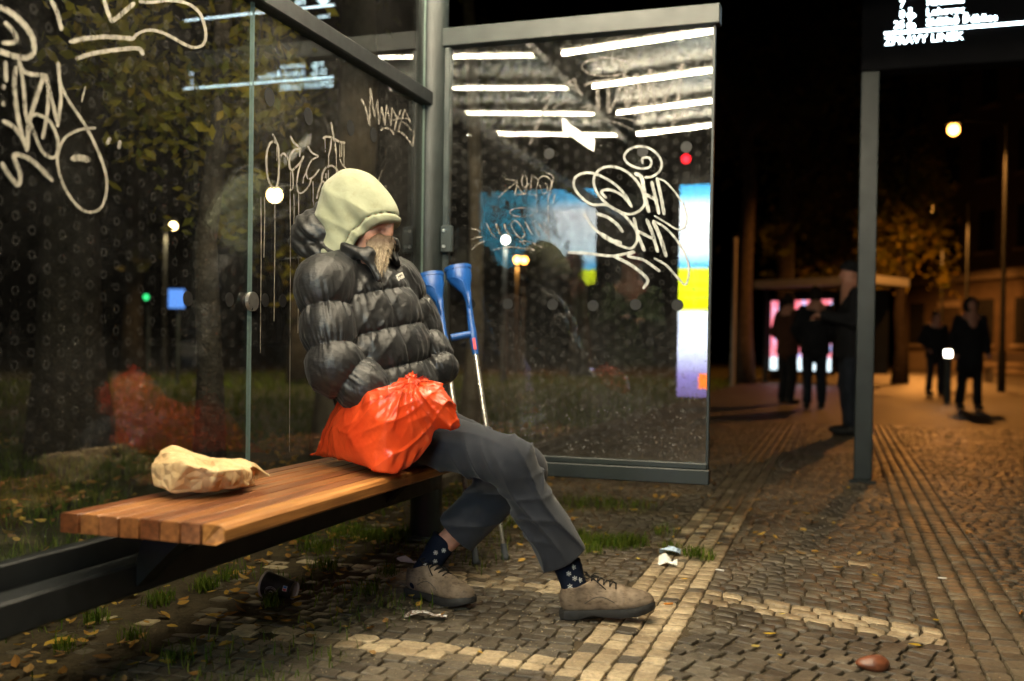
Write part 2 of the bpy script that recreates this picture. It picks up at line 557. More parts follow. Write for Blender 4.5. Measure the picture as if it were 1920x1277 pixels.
def mat_glass(name, dirt_lo, dirt_hi, rings=True, seed=0., low=0.0):
    """thin glass sheet: clear with Fresnel mirror, grime and printed rings on its inner face"""
    m, nt, out = nodes(name)
    co = coord(nt)                                     # local x along the sheet, z up
    lw = N(nt, 'ShaderNodeLayerWeight'); lw.inputs[0].default_value = .5
    fr = math_n(nt, 'MULTIPLY_ADD', math_n(nt, 'POWER', lw.outputs['Facing'], 5.0), .95, .05)
    tr = N(nt, 'ShaderNodeBsdfTransparent'); tr.inputs[0].default_value = (.93, .965, .95, 1)
    gl = N(nt, 'ShaderNodeBsdfGlossy'); gl.inputs['Roughness'].default_value = 0.0
    gl.inputs[0].default_value = (1, 1, 1, 1)
    mx = N(nt, 'ShaderNodeMixShader'); nt.links.new(fr, mx.inputs[0]); nt.links.new(tr.outputs[0], mx.inputs[1]); nt.links.new(gl.outputs[0], mx.inputs[2])
    # grime: large smears, fine dust specks, vertical runs
    big = noise(nt, mapping(nt, co, (1, 1, 1), (0, 0, 0), (seed, 0, seed * 2)), 3.2, 5, .62)
    runs = noise(nt, mapping(nt, co, (38, 1, 1.1), (0, 0, 0), (seed * 7, 0, 0)), 1, 3, .5)
    wipe = noise(nt, mapping(nt, co, (5, 1, 26), (0, .6, 0), (seed, 0, 3)), 1, 3, .55)
    spk = noise(nt, co, 170, 1, .3)
    g = math_n(nt, 'MULTIPLY', ramp_f(nt, big, .42, .78), math_n(nt, 'MULTIPLY_ADD', wipe, .9, .2))
    g = math_n(nt, 'MULTIPLY_ADD', g, dirt_hi, dirt_lo)
    g = math_n(nt, 'MULTIPLY_ADD', ramp_f(nt, runs, .62, .8), dirt_hi * .25, g)
    if low:
        z = N(nt, 'ShaderNodeSeparateXYZ'); nt.links.new(co, z.inputs[0])
        lowf = ramp_f(nt, math_n(nt, 'MULTIPLY', z.outputs[2], -1.0), -1.15, -.45)
        sp2 = ramp_f(nt, noise(nt, co, 95, 2, .6), .62, .70)
        g = math_n(nt, 'ADD', g, math_n(nt, 'MULTIPLY', lowf, math_n(nt, 'MULTIPLY_ADD', sp2, low, low * .12)))
    g = math_n(nt, 'MULTIPLY_ADD', ramp_f(nt, spk, .74, .80), .30, g)
    if rings:
        sx = N(nt, 'ShaderNodeSeparateXYZ'); nt.links.new(co, sx.inputs[0])
        cx, cz = math_n(nt, 'DIVIDE', sx.outputs[0], .047), math_n(nt, 'DIVIDE', sx.outputs[2], .056)
        col_i = math_n(nt, 'FLOOR', cx)
        par = math_n(nt, 'MULTIPLY', math_n(nt, 'MODULO', math_n(nt, 'ABSOLUTE', col_i), 2.0), .5)
        fx = math_n(nt, 'MULTIPLY', math_n(nt, 'SUBTRACT', math_n(nt, 'SUBTRACT', cx, col_i), .5), .047)
        cz2 = math_n(nt, 'ADD', cz, par)
        fz = math_n(nt, 'MULTIPLY', math_n(nt, 'SUBTRACT', math_n(nt, 'FRACT', cz2), .5), .056)
        d = math_n(nt, 'SQRT', math_n(nt, 'ADD', math_n(nt, 'MULTIPLY', fx, fx), math_n(nt, 'MULTIPLY', fz, fz)))
        rg = math_n(nt, 'LESS_THAN', math_n(nt, 'ABSOLUTE', math_n(nt, 'SUBTRACT', d, .0092)), .0015)
        rg = math_n(nt, 'MULTIPLY', rg, math_n(nt, 'MULTIPLY_ADD', big, .25, -.01))
        g = math_n(nt, 'ADD', g, rg)
    g = math_n(nt, 'MINIMUM', g, .85)
    df = N(nt, 'ShaderNodeBsdfDiffuse'); df.inputs[0].default_value = (.40, .385, .36, 1)
    tl = N(nt, 'ShaderNodeBsdfTranslucent'); tl.inputs[0].default_value = (.40, .385, .36, 1)
    m2 = N(nt, 'ShaderNodeMixShader'); m2.inputs[0].default_value = .35
    nt.links.new(df.outputs[0], m2.inputs[1]); nt.links.new(tl.outputs[0], m2.inputs[2])
    m3 = N(nt, 'ShaderNodeMixShader'); nt.links.new(g, m3.inputs[0]); nt.links.new(mx.outputs[0], m3.inputs[1]); nt.links.new(m2.outputs[0], m3.inputs[2])
    nt.links.new(m3.outputs[0], out.inputs[0])
    MAT[name] = m
def ramp_f(nt, f, a, b):
    n = N(nt, 'ShaderNodeMapRange'); nt.links.new(f, n.inputs[0]); n.inputs[1].default_value = a; n.inputs[2].default_value = b
    n.clamp = True
    return n.outputs[0]
def mat_clear():
    m, nt, out = nodes('glass_clear')
    lw = N(nt, 'ShaderNodeLayerWeight'); lw.inputs[0].default_value = .5
    fr = math_n(nt, 'MULTIPLY_ADD', math_n(nt, 'POWER', lw.outputs['Facing'], 5.0), .95, .04)
    tr = N(nt, 'ShaderNodeBsdfTransparent'); tr.inputs[0].default_value = (.95, .975, .965, 1)
    gl = N(nt, 'ShaderNodeBsdfGlossy'); gl.inputs['Roughness'].default_value = 0.0
    mx = N(nt, 'ShaderNodeMixShader'); nt.links.new(fr, mx.inputs[0]); nt.links.new(tr.outputs[0], mx.inputs[1]); nt.links.new(gl.outputs[0], mx.inputs[2])
    nt.links.new(mx.outputs[0], out.inputs[0]); MAT['glass_clear'] = m
def mat_graffiti(name, col, cover, seed):
    m, nt, out = nodes(name); co = coord(nt)
    f = noise(nt, mapping(nt, co, (1, 1, .45), (0, .5, 0), (seed, 0, 0)), 48, 5, .7)
    a = ramp_f(nt, f, cover - .16, cover + .16)
    a = math_n(nt, 'SUBTRACT', 1.0, math_n(nt, 'MULTIPLY', a, .8))
    p = principled(nt, None, col, .6, 0, .3)
    tr = N(nt, 'ShaderNodeBsdfTransparent')
    mx = N(nt, 'ShaderNodeMixShader'); nt.links.new(a, mx.inputs[0]); nt.links.new(tr.outputs[0], mx.inputs[1]); nt.links.new(p.outputs[0], mx.inputs[2])
    nt.links.new(mx.outputs[0], out.inputs[0]); MAT[name] = m
def mat_stone(name, lo, hi, attr=True):
    m, nt, out = nodes(name); co = coord(nt)
    if attr:
        at = N(nt, 'ShaderNodeAttribute'); at.attribute_name = 'stone'; rnd = at.outputs['Fac']
        geo = N(nt, 'ShaderNodeNewGeometry').outputs['Position']
    else:
        rnd = N(nt, 'ShaderNodeObjectInfo').outputs['Random']
        geo = N(nt, 'ShaderNodeNewGeometry').outputs['Position']
    c0 = ramp(nt, rnd, [(0, lo), (1, hi)])
    st_ = ramp(nt, noise(nt, geo, 4.5, 5, .65), [(.36, (.45, .42, .38)), (.62, (1, 1, 1))])
    c1 = mixc(nt, .75, c0, st_, 'MULTIPLY')
    ch = ramp(nt, noise(nt, mapping(nt, geo, (1, 1, 1)), 60, 5, .7), [(.35, (.5, .48, .45)), (.6, (1.1, 1.08, 1.05))])
    c1 = mixc(nt, .8, c1, ch, 'MULTIPLY')
    wet = noise(nt, geo, 2.3, 3)
    rr = math_n(nt, 'MULTIPLY_ADD', wet, .6, .12)
    nb = bump(nt, noise(nt, geo, 110, 4, .65), .55, .006, bump(nt, noise(nt, geo, 32, 3), .35, .01))
    principled(nt, out, c1, rr, 0, .4, nb)
    MAT[name] = m
def mat_soil(name, stops, sc=9., far=False):
    m, nt, out = nodes(name)
    geo = N(nt, 'ShaderNodeNewGeometry').outputs['Position']
    f = noise(nt, geo, sc, 6, .7)
    col = ramp(nt, f, stops)
    f2 = noise(nt, geo, sc * 7, 4, .7)
    col = mixc(nt, .6, col, ramp(nt, f2, [(.3, (.45, .45, .45)), (.7, (1.2, 1.15, 1.05))]), 'MULTIPLY')
    nb = bump(nt, math_n(nt, 'ADD', f, f2), .7, .03)
    principled(nt, out, col, .5 if name == 'far_paving' else .92, 0, .3 if name == 'far_paving' else .2, nb)
    MAT[name] = m
def mat_leaf(name, cols, thru=.3):
    m, nt, out = nodes(name)
    oi = N(nt, 'ShaderNodeAttribute'); oi.attribute_name = 'tint'
    rd = N(nt, 'ShaderNodeObjectInfo').outputs['Random']
    f = math_n(nt, 'FRACT', math_n(nt, 'ADD', oi.outputs['Fac'], rd))
    k = len(cols)
    col = ramp(nt, f, [(i / max(k - 1, 1), c_) for i, c_ in enumerate(cols)])
    d = N(nt, 'ShaderNodeBsdfDiffuse'); nt.links.new(col, d.inputs[0])
    t = N(nt, 'ShaderNodeBsdfTranslucent'); nt.links.new(col, t.inputs[0])
    mx = N(nt, 'ShaderNodeMixShader'); mx.inputs[0].default_value = thru
    nt.links.new(d.outputs[0], mx.inputs[1]); nt.links.new(t.outputs[0], mx.inputs[2]); nt.links.new(mx.outputs[0], out.inputs[0])
    MAT[name] = m
mat_jacket(); mat_hood(); mat_bag(); mat_paper(); mat_shoe(); mat_beard(); mat_sock(); mat_clear()
WOODS = [((.24, .09, .033), (.40, .165, .06)), ((.30, .12, .04), (.50, .22, .075)), ((.17, .06, .025), (.31, .12, .046)), ((.42, .17, .04), (.64, .30, .085))]
for i_, (a_, b_) in enumerate(WOODS): mat_wood(i_, a_, b_)
mat_glass('glass_back', .012, .09, True, 1.3)
mat_glass('glass_back_far', .03, .13, True, 4.1)
mat_glass('glass_end', .010, .10, True, 7.7, .5)
mat_glass('glass_top', .012, .05, False, 2.2)
simple('glass_edge', (.16, .22, .2), .3, 0, .5, .1, 20, 0, Emission_Strength=0.0)
mat_graffiti('marker_cream', (.36, .33, .27), .56, 0)
mat_graffiti('marker_white', (.52, .53, .50), .56, 3)
mat_graffiti('marker_thin', (.33, .30, .26), .46, 5)
mat_stone('stone_dark_field', (.075, .062, .046), (.165, .138, .10))
mat_stone('stone_light_band', (.34, .26, .165), (.58, .47, .31))
mat_stone('stone_mid_band', (.115, .09, .06), (.22, .175, .115))
mat_stone('stone_mid', (.115, .09, .06), (.22, .175, .115), False)
mat_stone('stone_dark', (.075, .062, .046), (.165, .138, .10), False)
mat_stone('stone_light', (.34, .26, .165), (.58, .47, .31), False)
mat_soil('joint_soil', [(.3, (.045, .033, .021)), (.55, (.09, .068, .04)), (.75, (.10, .085, .04))], 7)
mat_soil('park_soil', [(.3, (.02, .022, .008)), (.5, (.045, .04, .015)), (.7, (.03, .05, .012))], 2.5)
mat_soil('far_paving', [(.3, (.03, .025, .019)), (.7, (.075, .062, .045))], 5)
mat_leaf('grass_blade', [(.05, .09, .012), (.09, .15, .02), (.16, .18, .03), (.08, .12, .015)])
mat_leaf('dry_leaf', [(.40, .24, .05), (.27, .13, .04), (.52, .34, .07), (.36, .22, .09), (.2, .1, .035)], .2)
mat_leaf('yellow_leaf', [(.45, .30, .03), (.55, .36, .05), (.35, .2, .04), (.5, .4, .12)], .25)
mat_leaf('tree_leaf', [(.10, .10, .015), (.16, .13, .02), (.07, .08, .012), (.22, .15, .02)], .4)
mat_leaf('tree_leaf_bright', [(.22, .19, .02), (.32, .24, .025), (.14, .15, .02), (.34, .22, .02)], .45)
mat_leaf('tree_leaf_dark', [(.03, .035, .008), (.05, .05, .01), (.06, .045, .012)], .4)
emit('tube_light', (1.0, .85, .60), TUBE_POWER)
emit('text_light', (.72, .93, 1.0), 11.0)
emit('lamp_orange', (1.0, .38, .06), 22.0)
emit('lamp_warm', (1.0, .66, .28), 26.0)
emit('lamp_white', (1.0, .92, .75), 18.0)
emit('lamp_red', (1.0, .01, .02), 6.0)
emit('lamp_green', (.05, .9, .25), 1.6)
emit('sign_blue_light', (.12, .30, .85), 1.2)
def mat_poster(name, kind, power):
    """backlit print; generated coordinates run over the sheet (x across, z up)"""
    m, nt, out = nodes(name)
    g = N(nt, 'ShaderNodeSeparateXYZ'); nt.links.new(coord(nt, 'UV'), g.inputs[0])
    x, z = g.outputs[0], g.outputs[1]
    nz = noise(nt, mapping(nt, coord(nt, 'UV'), (3, 3, 1)), 1.2, 3)
    if kind == 'advert':
        r_ = nt.nodes.new('ShaderNodeValToRGB'); nt.links.new(z, r_.inputs[0]); el = r_.color_ramp.elements
        r_.color_ramp.interpolation = 'LINEAR'
        stops = [(0, (.10, .07, .2)), (.1, (.2, .16, .42)), (.22, (.7, .75, 1)), (.40, (.8, .9, 1)), (.415, (.75, .85, .0)), (.60, (.85, .95, .02)), (.615, (.05, .5, .95)), (.68, (.75, .93, 1)), (.89, (1, 1, 1)), (.95, (.15, .6, .95)), (1, (.05, .42, .8))]
        while len(el) < len(stops): el.new(.5)
        for e, (p_, c_) in zip(el, stops): e.position = p_; e.color = (*c_, 1)
        col = r_.outputs[0]
        box = math_n(nt, 'MULTIPLY', math_n(nt, 'LESS_THAN', math_n(nt, 'ABSOLUTE', math_n(nt, 'SUBTRACT', x, .3)), .13), math_n(nt, 'LESS_THAN', math_n(nt, 'ABSOLUTE', math_n(nt, 'SUBTRACT', z, .075)), .035))
        col = mixc(nt, box, col, (1, .18, .02))
        ln = math_n(nt, 'MULTIPLY', math_n(nt, 'LESS_THAN', math_n(nt, 'FRACT', math_n(nt, 'MULTIPLY', z, 24.0)), .4), math_n(nt, 'LESS_THAN', math_n(nt, 'ABSOLUTE', math_n(nt, 'SUBTRACT', z, .5)), .06))
        ln = math_n(nt, 'MULTIPLY', ln, math_n(nt, 'LESS_THAN', nz, .55))
        col = mixc(nt, math_n(nt, 'MULTIPLY', ln, .35), col, (.35, .45, .05))
    else:
        c1 = ramp(nt, nz, [(.35, (.75, .06, .1)), (.55, (.85, .25, .3)), (.62, (.2, .45, .9)), (.7, (.9, .9, .95))])
        top = math_n(nt, 'LESS_THAN', z, .18)
        col = mixc(nt, top, c1, (.75, .92, 1))
    if kind == 'advert':        # right side painted dark, standing in for the figure that hides its reflection
        hi_ = math_n(nt, 'GREATER_THAN', z, .62)
        sidec = mixc(nt, hi_, (.03, .018, .012), (.03, .24, .36))
        col = mixc(nt, ramp_f(nt, math_n(nt, 'MULTIPLY_ADD', nz, .25, x), .46, .72), col, sidec)
    e = N(nt, 'ShaderNodeEmission'); nt.links.new(col, e.inputs[0]); e.inputs[1].default_value = power
    nt.links.new(e.outputs[0], out.inputs[0]); MAT[name] = m
mat_poster('advert_print', 'advert', SCREEN_POWER)
mat_poster('far_poster_print', 'far', 1.6)
# ------------------------------------------------------------------ ground and pavement
def sheet(name, corners, z, mat):
    me = mesh(name, [(*c[:2], z) for c in corners], [tuple(range(len(corners)))], [mat])
    return new_obj(name, me)
S_KERB = -2.36
park = sheet('ground', [st(-260, -60), st(260, -60), st(260, 400), st(-260, 400)], -.03, MAT['park_soil'])
tag(park, kind='structure', label='dark park ground with grass and fallen leaves')
pav = sheet('pavement', [st(S_KERB, -8), st(30, -8), st(30, 90), st(S_KERB, 90)], -.0085, MAT['joint_soil'])
tag(pav, kind='structure', label='cobbled pavement with light stone bands')
# far part of the pavement where stones can no longer be told apart
farp = mesh('far_paving', [st(S_KERB, 12.6, -.004), st(30, 12.6, -.004), st(30, 90, -.004), st(S_KERB, 90, -.004)], [(0, 1, 2, 3)], [MAT['far_paving']])
new_obj('far_paving', farp, pav)

BL, BR = (-.700, -.435), (.33, .60)
SK = .344
def stone_shape(r_, w, d, hgt=.03):
    """one worn sett: irregular 8-gon top, chamfer, skirt.  Local x across, y along."""
    hw, hd = w / 2, d / 2
    base = [(-hw, -hd * .78), (-hw * .8, -hd), (hw * .8, -hd), (hw, -hd * .78), (hw, hd * .78), (hw * .8, hd), (-hw * .8, hd), (-hw, hd * .78)]
    j = lambda a: a * r_.uniform(.88, 1.06)
    ring = [(j(x), j(y)) for x, y in base]
    tz = [r_.uniform(-.0015, .0015) for _ in ring]
    vs_ = [(x, y, -hgt) for x, y in ring] + [(x, y, -.003 + a) for (x, y), a in zip(ring, tz)] + [(x * .93, y * .93, 0 + a) for (x, y), a in zip(ring, tz)]
    vs_.append((r_.uniform(-.1, .1), r_.uniform(-.1, .1), r_.uniform(-.0015, .001)))
    fs = []
    for i in range(8):
        k = (i + 1) % 8
        fs.append((i, k, 8 + k, 8 + i)); fs.append((8 + i, 8 + k, 16 + k, 16 + i)); fs.append((16 + i, 16 + k, 24))
    return np.array(vs_), fs
prng = random.Random(11)
VARI = [stone_shape(prng, 1.0, 1.0) for _ in range(10)]
stones = []          # (centre s,t, w, d, light, shear)
def in_view(s, t, mg=60):
    p = st(s, t)
    if p[1] < .8: return False
    px = CX + F_PX * p[0] / p[1]; py = 650 + .0145 * (px - 960) + CAM_H * F_PX / p[1]
    return -mg < px < 1920 + mg and py < 1277 + 40
def course(s0, s1, t, d, wmean, light, shear=0.0, off=0.0):
    s = s0 - prng.random() * wmean * .6 + off
    while s < s1:
        w = wmean * prng.uniform(.78, 1.25)
        a, b = max(s, s0), min(s + w, s1)
        if b - a > .025:
            sc = (a + b) / 2
            tc = t - shear * (sc - BL[1])
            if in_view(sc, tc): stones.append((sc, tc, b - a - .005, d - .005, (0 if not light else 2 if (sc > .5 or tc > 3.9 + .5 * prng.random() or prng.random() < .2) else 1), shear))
        s += w
T0, T1 = 1.2, 12.6
# long bands: four columns
for (b0, b1) in (BL, BR):
    cw = (b1 - b0) / 4
    for c_ in range(4):
        t = T0 + prng.random() * .05
        while t < T1:
            d = prng.uniform(.058, .085)
            tc, sc = t + d / 2, b0 + cw * (c_ + .5)
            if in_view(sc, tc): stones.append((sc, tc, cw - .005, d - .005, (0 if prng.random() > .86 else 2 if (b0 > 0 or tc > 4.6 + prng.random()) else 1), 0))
            t += d
def rows(s0, s1, phase, period, shear, thick=3):
    t = T0
    while t < T1:
        d = prng.uniform(.056, .068)
        k = ((t - phase) % period)
        light = k < thick * .062
        course(s0, s1, t + d / 2, d, .078 if light else .07, light and True, shear)
        t += d
rows(S_KERB + .16, BL[0], 2.50, .87, 0)
rows(BL[1], BR[0], 3.42, 1.0, SK)
rows(BR[1], 9.0, 2.74, .62, 0, 2)
# extra nearness: the 300 that show largest become single objects
def p_depth(sd):
    return st(sd[0], sd[1])[1]
stones = [s_ for s_ in stones if not (s_[0] < -1.5 and prng.random() < min(.6, (-1.55 - s_[0]) * 1.6))]
stones.sort(key=p_depth)
def stone_z(sc, tc):
    z = (prng.random() - .5) * .004
    if sc < -1.3: z -= min(.007, (-1.3 - sc) * .014)
    return z
EL = math.atan2(U[1], U[0]) - math.pi / 2
SKIND = ['stone_dark', 'stone_light', 'stone_mid']
cob_me = {}
for kind in ('stone_dark', 'stone_light', 'stone_mid'):
    for i, (v_, f_) in enumerate(VARI):
        vv = v_ * np.array([.066, .058, 1.0])
        cob_me[(kind, i)] = mesh('cobble', vv, f_, [MAT[kind]], False)
near, rest = [], []
for s_ in stones:
    p = st(s_[0], s_[1]); py = 650 + CAM_H * F_PX / p[1]
    (near if (len(near) < 298 and py < 1277 + 6) else rest).append(s_)
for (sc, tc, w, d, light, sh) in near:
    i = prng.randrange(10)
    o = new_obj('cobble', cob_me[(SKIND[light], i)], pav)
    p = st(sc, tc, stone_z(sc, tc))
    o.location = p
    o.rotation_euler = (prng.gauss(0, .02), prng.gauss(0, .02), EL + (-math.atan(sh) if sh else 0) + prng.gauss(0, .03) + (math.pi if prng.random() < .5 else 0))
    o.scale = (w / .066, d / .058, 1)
def stone_mass(lst):
    nv = len(VARI[0][0]); VV = np.empty((len(lst) * nv, 3)); Q, Tt, tint = [], [], []
    fq = np.array([f for f in VARI[0][1] if len(f) == 4]); ft = np.array([f for f in VARI[0][1] if len(f) == 3])
    mq, mt = [], []
    for k, (sc, tc, w, d, light, sh) in enumerate(lst):
        v_ = VARI[prng.randrange(10)][0].copy(); v_[:, 0] *= w; v_[:, 1] *= d
        a = prng.gauss(0, .03); c_, s__ = math.cos(a), math.sin(a)
        x = v_[:, 0] * c_ - v_[:, 1] * s__; y = v_[:, 0] * s__ + v_[:, 1] * c_
        y = y - sh * x
        z = v_[:, 2] + stone_z(sc, tc) + x * prng.gauss(0, .016) + y * prng.gauss(0, .016)
        VV[k * nv:(k + 1) * nv] = st(sc, tc) + x[:, None] * V + y[:, None] * U + z[:, None] * Zv
        Q.append(fq + k * nv); Tt.append(ft + k * nv); tint.append(prng.random()); mq += [int(light)] * len(fq); mt += [int(light)] * len(ft)
    me = bpy.data.meshes.new('cobbles')
    Q, Tt = np.concatenate(Q), np.concatenate(Tt)
    me.vertices.add(len(VV)); me.vertices.foreach_set('co', VV.astype(np.float32).ravel())
    me.loops.add(Q.size + Tt.size); me.loops.foreach_set('vertex_index', np.concatenate([Q.ravel(), Tt.ravel()]).astype(np.int32))
    me.polygons.add(len(Q) + len(Tt))
    me.polygons.foreach_set('loop_start', np.concatenate([np.arange(len(Q)) * 4, len(Q) * 4 + np.arange(len(Tt)) * 3]).astype(np.int32))
    me.materials.append(MAT['stone_dark_field']); me.materials.append(MAT['stone_light_band']); me.materials.append(MAT['stone_mid_band'])
    me.polygons.foreach_set('material_index', np.array(mq + mt, np.int32))
    at = me.attributes.new('stone', 'FLOAT', 'POINT'); at.data.foreach_set('value', np.repeat(np.array(tint, np.float32), nv))
    me.update(calc_edges=True); me.validate()
    return me
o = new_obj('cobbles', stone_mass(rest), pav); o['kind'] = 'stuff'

# kerb between the pavement and the park: a row of kerb stones
kerb = thing('kerb', 'mossy low stone kerb between the cobbles and the park grass', 'kerb', st(S_KERB, 3))
t = .4
while t < 11:
    L = prng.uniform(.7, .95)
    MB().box(st(S_KERB, t + L / 2, .01), V, U, Zv, .055, L / 2 - .006, .05, 0, .012).build('kerb_stone', MAT['kerb_stone'], kerb)
    t += L

# ------------------------------------------------------------------ grass and leaves (uncountable masses)
def blades(name, spots, mat, lo=.03, hi=.09, wid=.0022):
    n = len(spots); P0 = np.array(spots, float)
    h = rng.uniform(lo, hi, n); a = rng.uniform(0, 2 * np.pi, n); ln = rng.uniform(.2, .9, n)
    d = np.stack([np.cos(a), np.sin(a), np.zeros(n)], 1); w = np.stack([-np.sin(a), np.cos(a), np.zeros(n)], 1) * wid
    mid = P0 + d * (h * ln * .35)[:, None] + Zv * (h * .6)[:, None]
    tip = P0 + d * (h * ln)[:, None] + Zv * (h * (1 - .3 * ln))[:, None]
    VV = np.stack([P0 - w, P0 + w, mid - w * .8, mid + w * .8, tip], 1).reshape(-1, 3)
    b = np.arange(n)[:, None] * 5
    Tt = np.concatenate([b + np.array([0, 1, 3]), b + np.array([0, 3, 2]), b + np.array([2, 3, 4])])
    me = fast_mesh(name, VV, Tt, [mat])
    at = me.attributes.new('tint', 'FLOAT', 'POINT'); at.data.foreach_set('value', np.repeat(rng.random(n).astype(np.float32), 5))
    return new_obj(name, me)
def leaf_verts(size, curl, r_):
    """pointed oval leaf, folded on its midrib and curled"""
    pr = [(-.5, 0), (-.25, .24), (.08, .27), (.36, .14), (.56, 0)]
    vs_, fs = [], []
    for x, w in pr:
        z0 = curl * (x * x) * 1.2
        vs_ += [(x, -w, z0 + .35 * w), (x, 0, z0), (x, w, z0 + .35 * w * r_.uniform(.3, 1.3))]
    for i in range(4):
        b = i * 3
        fs += [(b, b + 3, b + 4, b + 1), (b + 1, b + 4, b + 5, b + 2)]
    return np.array(vs_) * size, fs
def leaf_mass(name, spots, mat, lo=.025, hi=.06, tilt=.35):
    VV, FF, tint = [], [], []
    for k, p in enumerate(spots):
        v_, f_ = leaf_verts(prng.uniform(lo, hi), prng.uniform(0, .8), prng)
        M_ = np.array(Matrix.Rotation(prng.uniform(0, 6.28), 3, 'Z') @ Matrix.Rotation(prng.gauss(0, tilt), 3, 'X') @ Matrix.Rotation(prng.gauss(0, tilt), 3, 'Y'))
        b = len(VV) * 15
        VV.append(v_ @ M_.T + p); FF.append(np.array(f_) + b); tint += [prng.random()] * 15
    me = fast_mesh(name, np.concatenate(VV), np.concatenate(FF), [mat])
    at = me.attributes.new('tint', 'FLOAT', 'POINT'); at.data.foreach_set('value', np.array(tint, np.float32))
    return new_obj(name, me)
def scatter(n, s0, s1, t0, t1, z=0.0, dens=None):
    out = np.empty((0, 3))
    while len(out) < n:
        a, b = rng.uniform(s0, s1, n * 3), rng.uniform(t0, t1, n * 3)
        if dens is not None:
            k = rng.random(n * 3) < dens(a, b); a, b = a[k], b[k]
        out = np.concatenate([out, a[:, None] * V + b[:, None] * U + z * Zv])
    return [p for p in out[:n]]
def clump(s, t):
    return np.clip(.5 + .8 * sinnoise(np.stack([s, t, np.zeros_like(s)], 1), 3.2, 5, 5), 0, 1)
# park grass behind the shelter
sp = scatter(30000, -9.5, S_KERB - .05, 1.0, 14, -.03, lambda s, t: clump(s, t) * np.exp(-np.maximum(0, t - 4) * .16) * np.exp(-(S_KERB - s) * .12))
tag(blades('grass', sp, MAT['grass_blade'], .04, .13, .003), 'dark grass growing in the park behind the shelter', 'grass', kind='stuff')
# grass in the joints by the kerb, under the bench, round the column and under the end panel
sp = []
def tuft(px, py, n, rad, z=0.0):
    c_ = gp(px, py)
    for _ in range(n):
        a, r_ = prng.uniform(0, 6.28), rad * math.sqrt(prng.random()) * prng.uniform(.3, 1)
        sp.append((c_[0] + r_ * math.cos(a) , c_[1] + r_ * math.sin(a) * 1.4, z))
for q in [(300, 1130, 120, .07), (385, 1105, 140, .06), (430, 1085, 70, .06), (510, 1135, 110, .05), (180, 1165, 80, .06), (600, 1030, 220, .13), (650, 1000, 260, .16), (700, 1010, 240, .12),
          (610, 1065, 90, .08), (740, 1010, 160, .08), (770, 1003, 120, .06), (680, 960, 160, .2), (560, 1010, 130, .1), (690, 1110, 60, .07), (730, 1075, 60, .06), (120, 1220, 60, .05), (250, 1200, 60, .05),
          (1085, 1010, 150, .10), (1120, 1020, 240, .10), (1160, 1022, 320, .11), (1190, 1020, 220, .09), (1110, 1035, 60, .06), (1260, 1035, 80, .06), (1300, 1042, 110, .06), (1330, 1050, 50, .05), (1060, 950, 130, .25), (1120, 945, 160, .25), (1180, 950, 150, .22), (1240, 1000, 60, .1),
          (960, 985, 90, .1), (1000, 1000, 60, .1), (330, 1240, 30, .04), (820, 1020, 50, .06)]:
    tuft(*q)
sp += [tuple(x) for x in scatter(1500, S_KERB + .05, -1.25, 1.7, 6.5, 0, lambda s, t: clump(s * 1.7, t * 1.7) ** 2)]
tag(blades('grass_tufts', sp, MAT['grass_blade'], .02, .065, .0019), 'short grass tufts in the cobble joints under the bench and panel', 'grass', kind='stuff')
# leaf litter
lt = scatter(1500, -8, S_KERB, 1.2, 11, .01, lambda s, t: clump(s * .8 + 3, t * .8) * np.exp(-(S_KERB - s) * .25))
lt = [p + np.array([0, 0, prng.uniform(0, .05)]) for p in lt]
tag(leaf_mass('leaf_litter', lt, MAT['dry_leaf'], .03, .075), 'brown fallen leaves littering the park grass', 'leaf litter', kind='stuff')
lt = scatter(620, S_KERB + .05, -1.15, 1.5, 6.8, .006, lambda s, t: np.clip((-1.15 - s) * .9, .05, 1))
lt += scatter(60, -1.15, .2, 4.0, 6.0, .006) + scatter(40, -1.1, 2.5, 5, 9, .006)
tag(leaf_mass('leaf_scatter', lt, MAT['dry_leaf'], .02, .052, .25), 'small brown and yellow leaves strewn along the kerb', 'leaf litter', kind='stuff')
# crumbs and grit on the stones
gv, gf = [], []
for k in range(900):
    if prng.random() < .6: p = gp(prng.gauss(960, 170), prng.uniform(1120, 1270))
    else: p = st(prng.uniform(-1.2, 1.5), prng.uniform(2.4, 5))
    r_ = prng.uniform(.0012, .0035); b = len(gv)
    a = prng.uniform(0, 6.28)
    gv += [p + np.array([math.cos(a + i * 2.09) * r_, math.sin(a + i * 2.09) * r_, .002]) for i in range(3)] + [p + np.array([0, 0, .002 + r_])]
    gf += [(b, b + 1, b + 3), (b + 1, b + 2, b + 3), (b + 2, b, b + 3)]
simple('grit', (.4, .33, .22), .8, 0, .3, .4, 100, 0)
tag(new_obj('grit', mesh('grit', gv, gf, [MAT['grit']])), 'pale crumbs and grit on the cobbles by the shoes', 'grit', kind='stuff')
# single yellow leaves one can pick out on the stones
LV = [leaf_verts(1.0, prng.uniform(0, .5), prng) for _ in range(5)]
LM = [mesh('fallen_leaf', v_, f_, [MAT['yellow_leaf']]) for v_, f_ in LV]
def put_leaf(px, py, size, label, group=None):
    p = gp(px, py, .007)
    o = new_obj('fallen_leaf', LM[prng.randrange(5)]); o.location = p
    o.rotation_euler = (prng.gauss(0, .15), prng.gauss(0, .15), prng.uniform(0, 6.28)); o.scale = [size] * 3
    tag(o, label, 'leaf', group)
put_leaf(1715, 1210, .045, 'yellow leaf lying just right of the brown stone lump')
put_leaf(1416, 1212, .03, 'small bright yellow leaf left of the brown stone lump', )
put_leaf(1462, 1229, .026, 'tiny yellow leaf standing in a joint between dark cobbles')
put_leaf(1444, 1190, .045, 'pale brown leaf on the dark cobbles left of the stone lump')
put_leaf(1466, 1152, .03, 'yellowish leaf on the pale stones of the skewed light band')
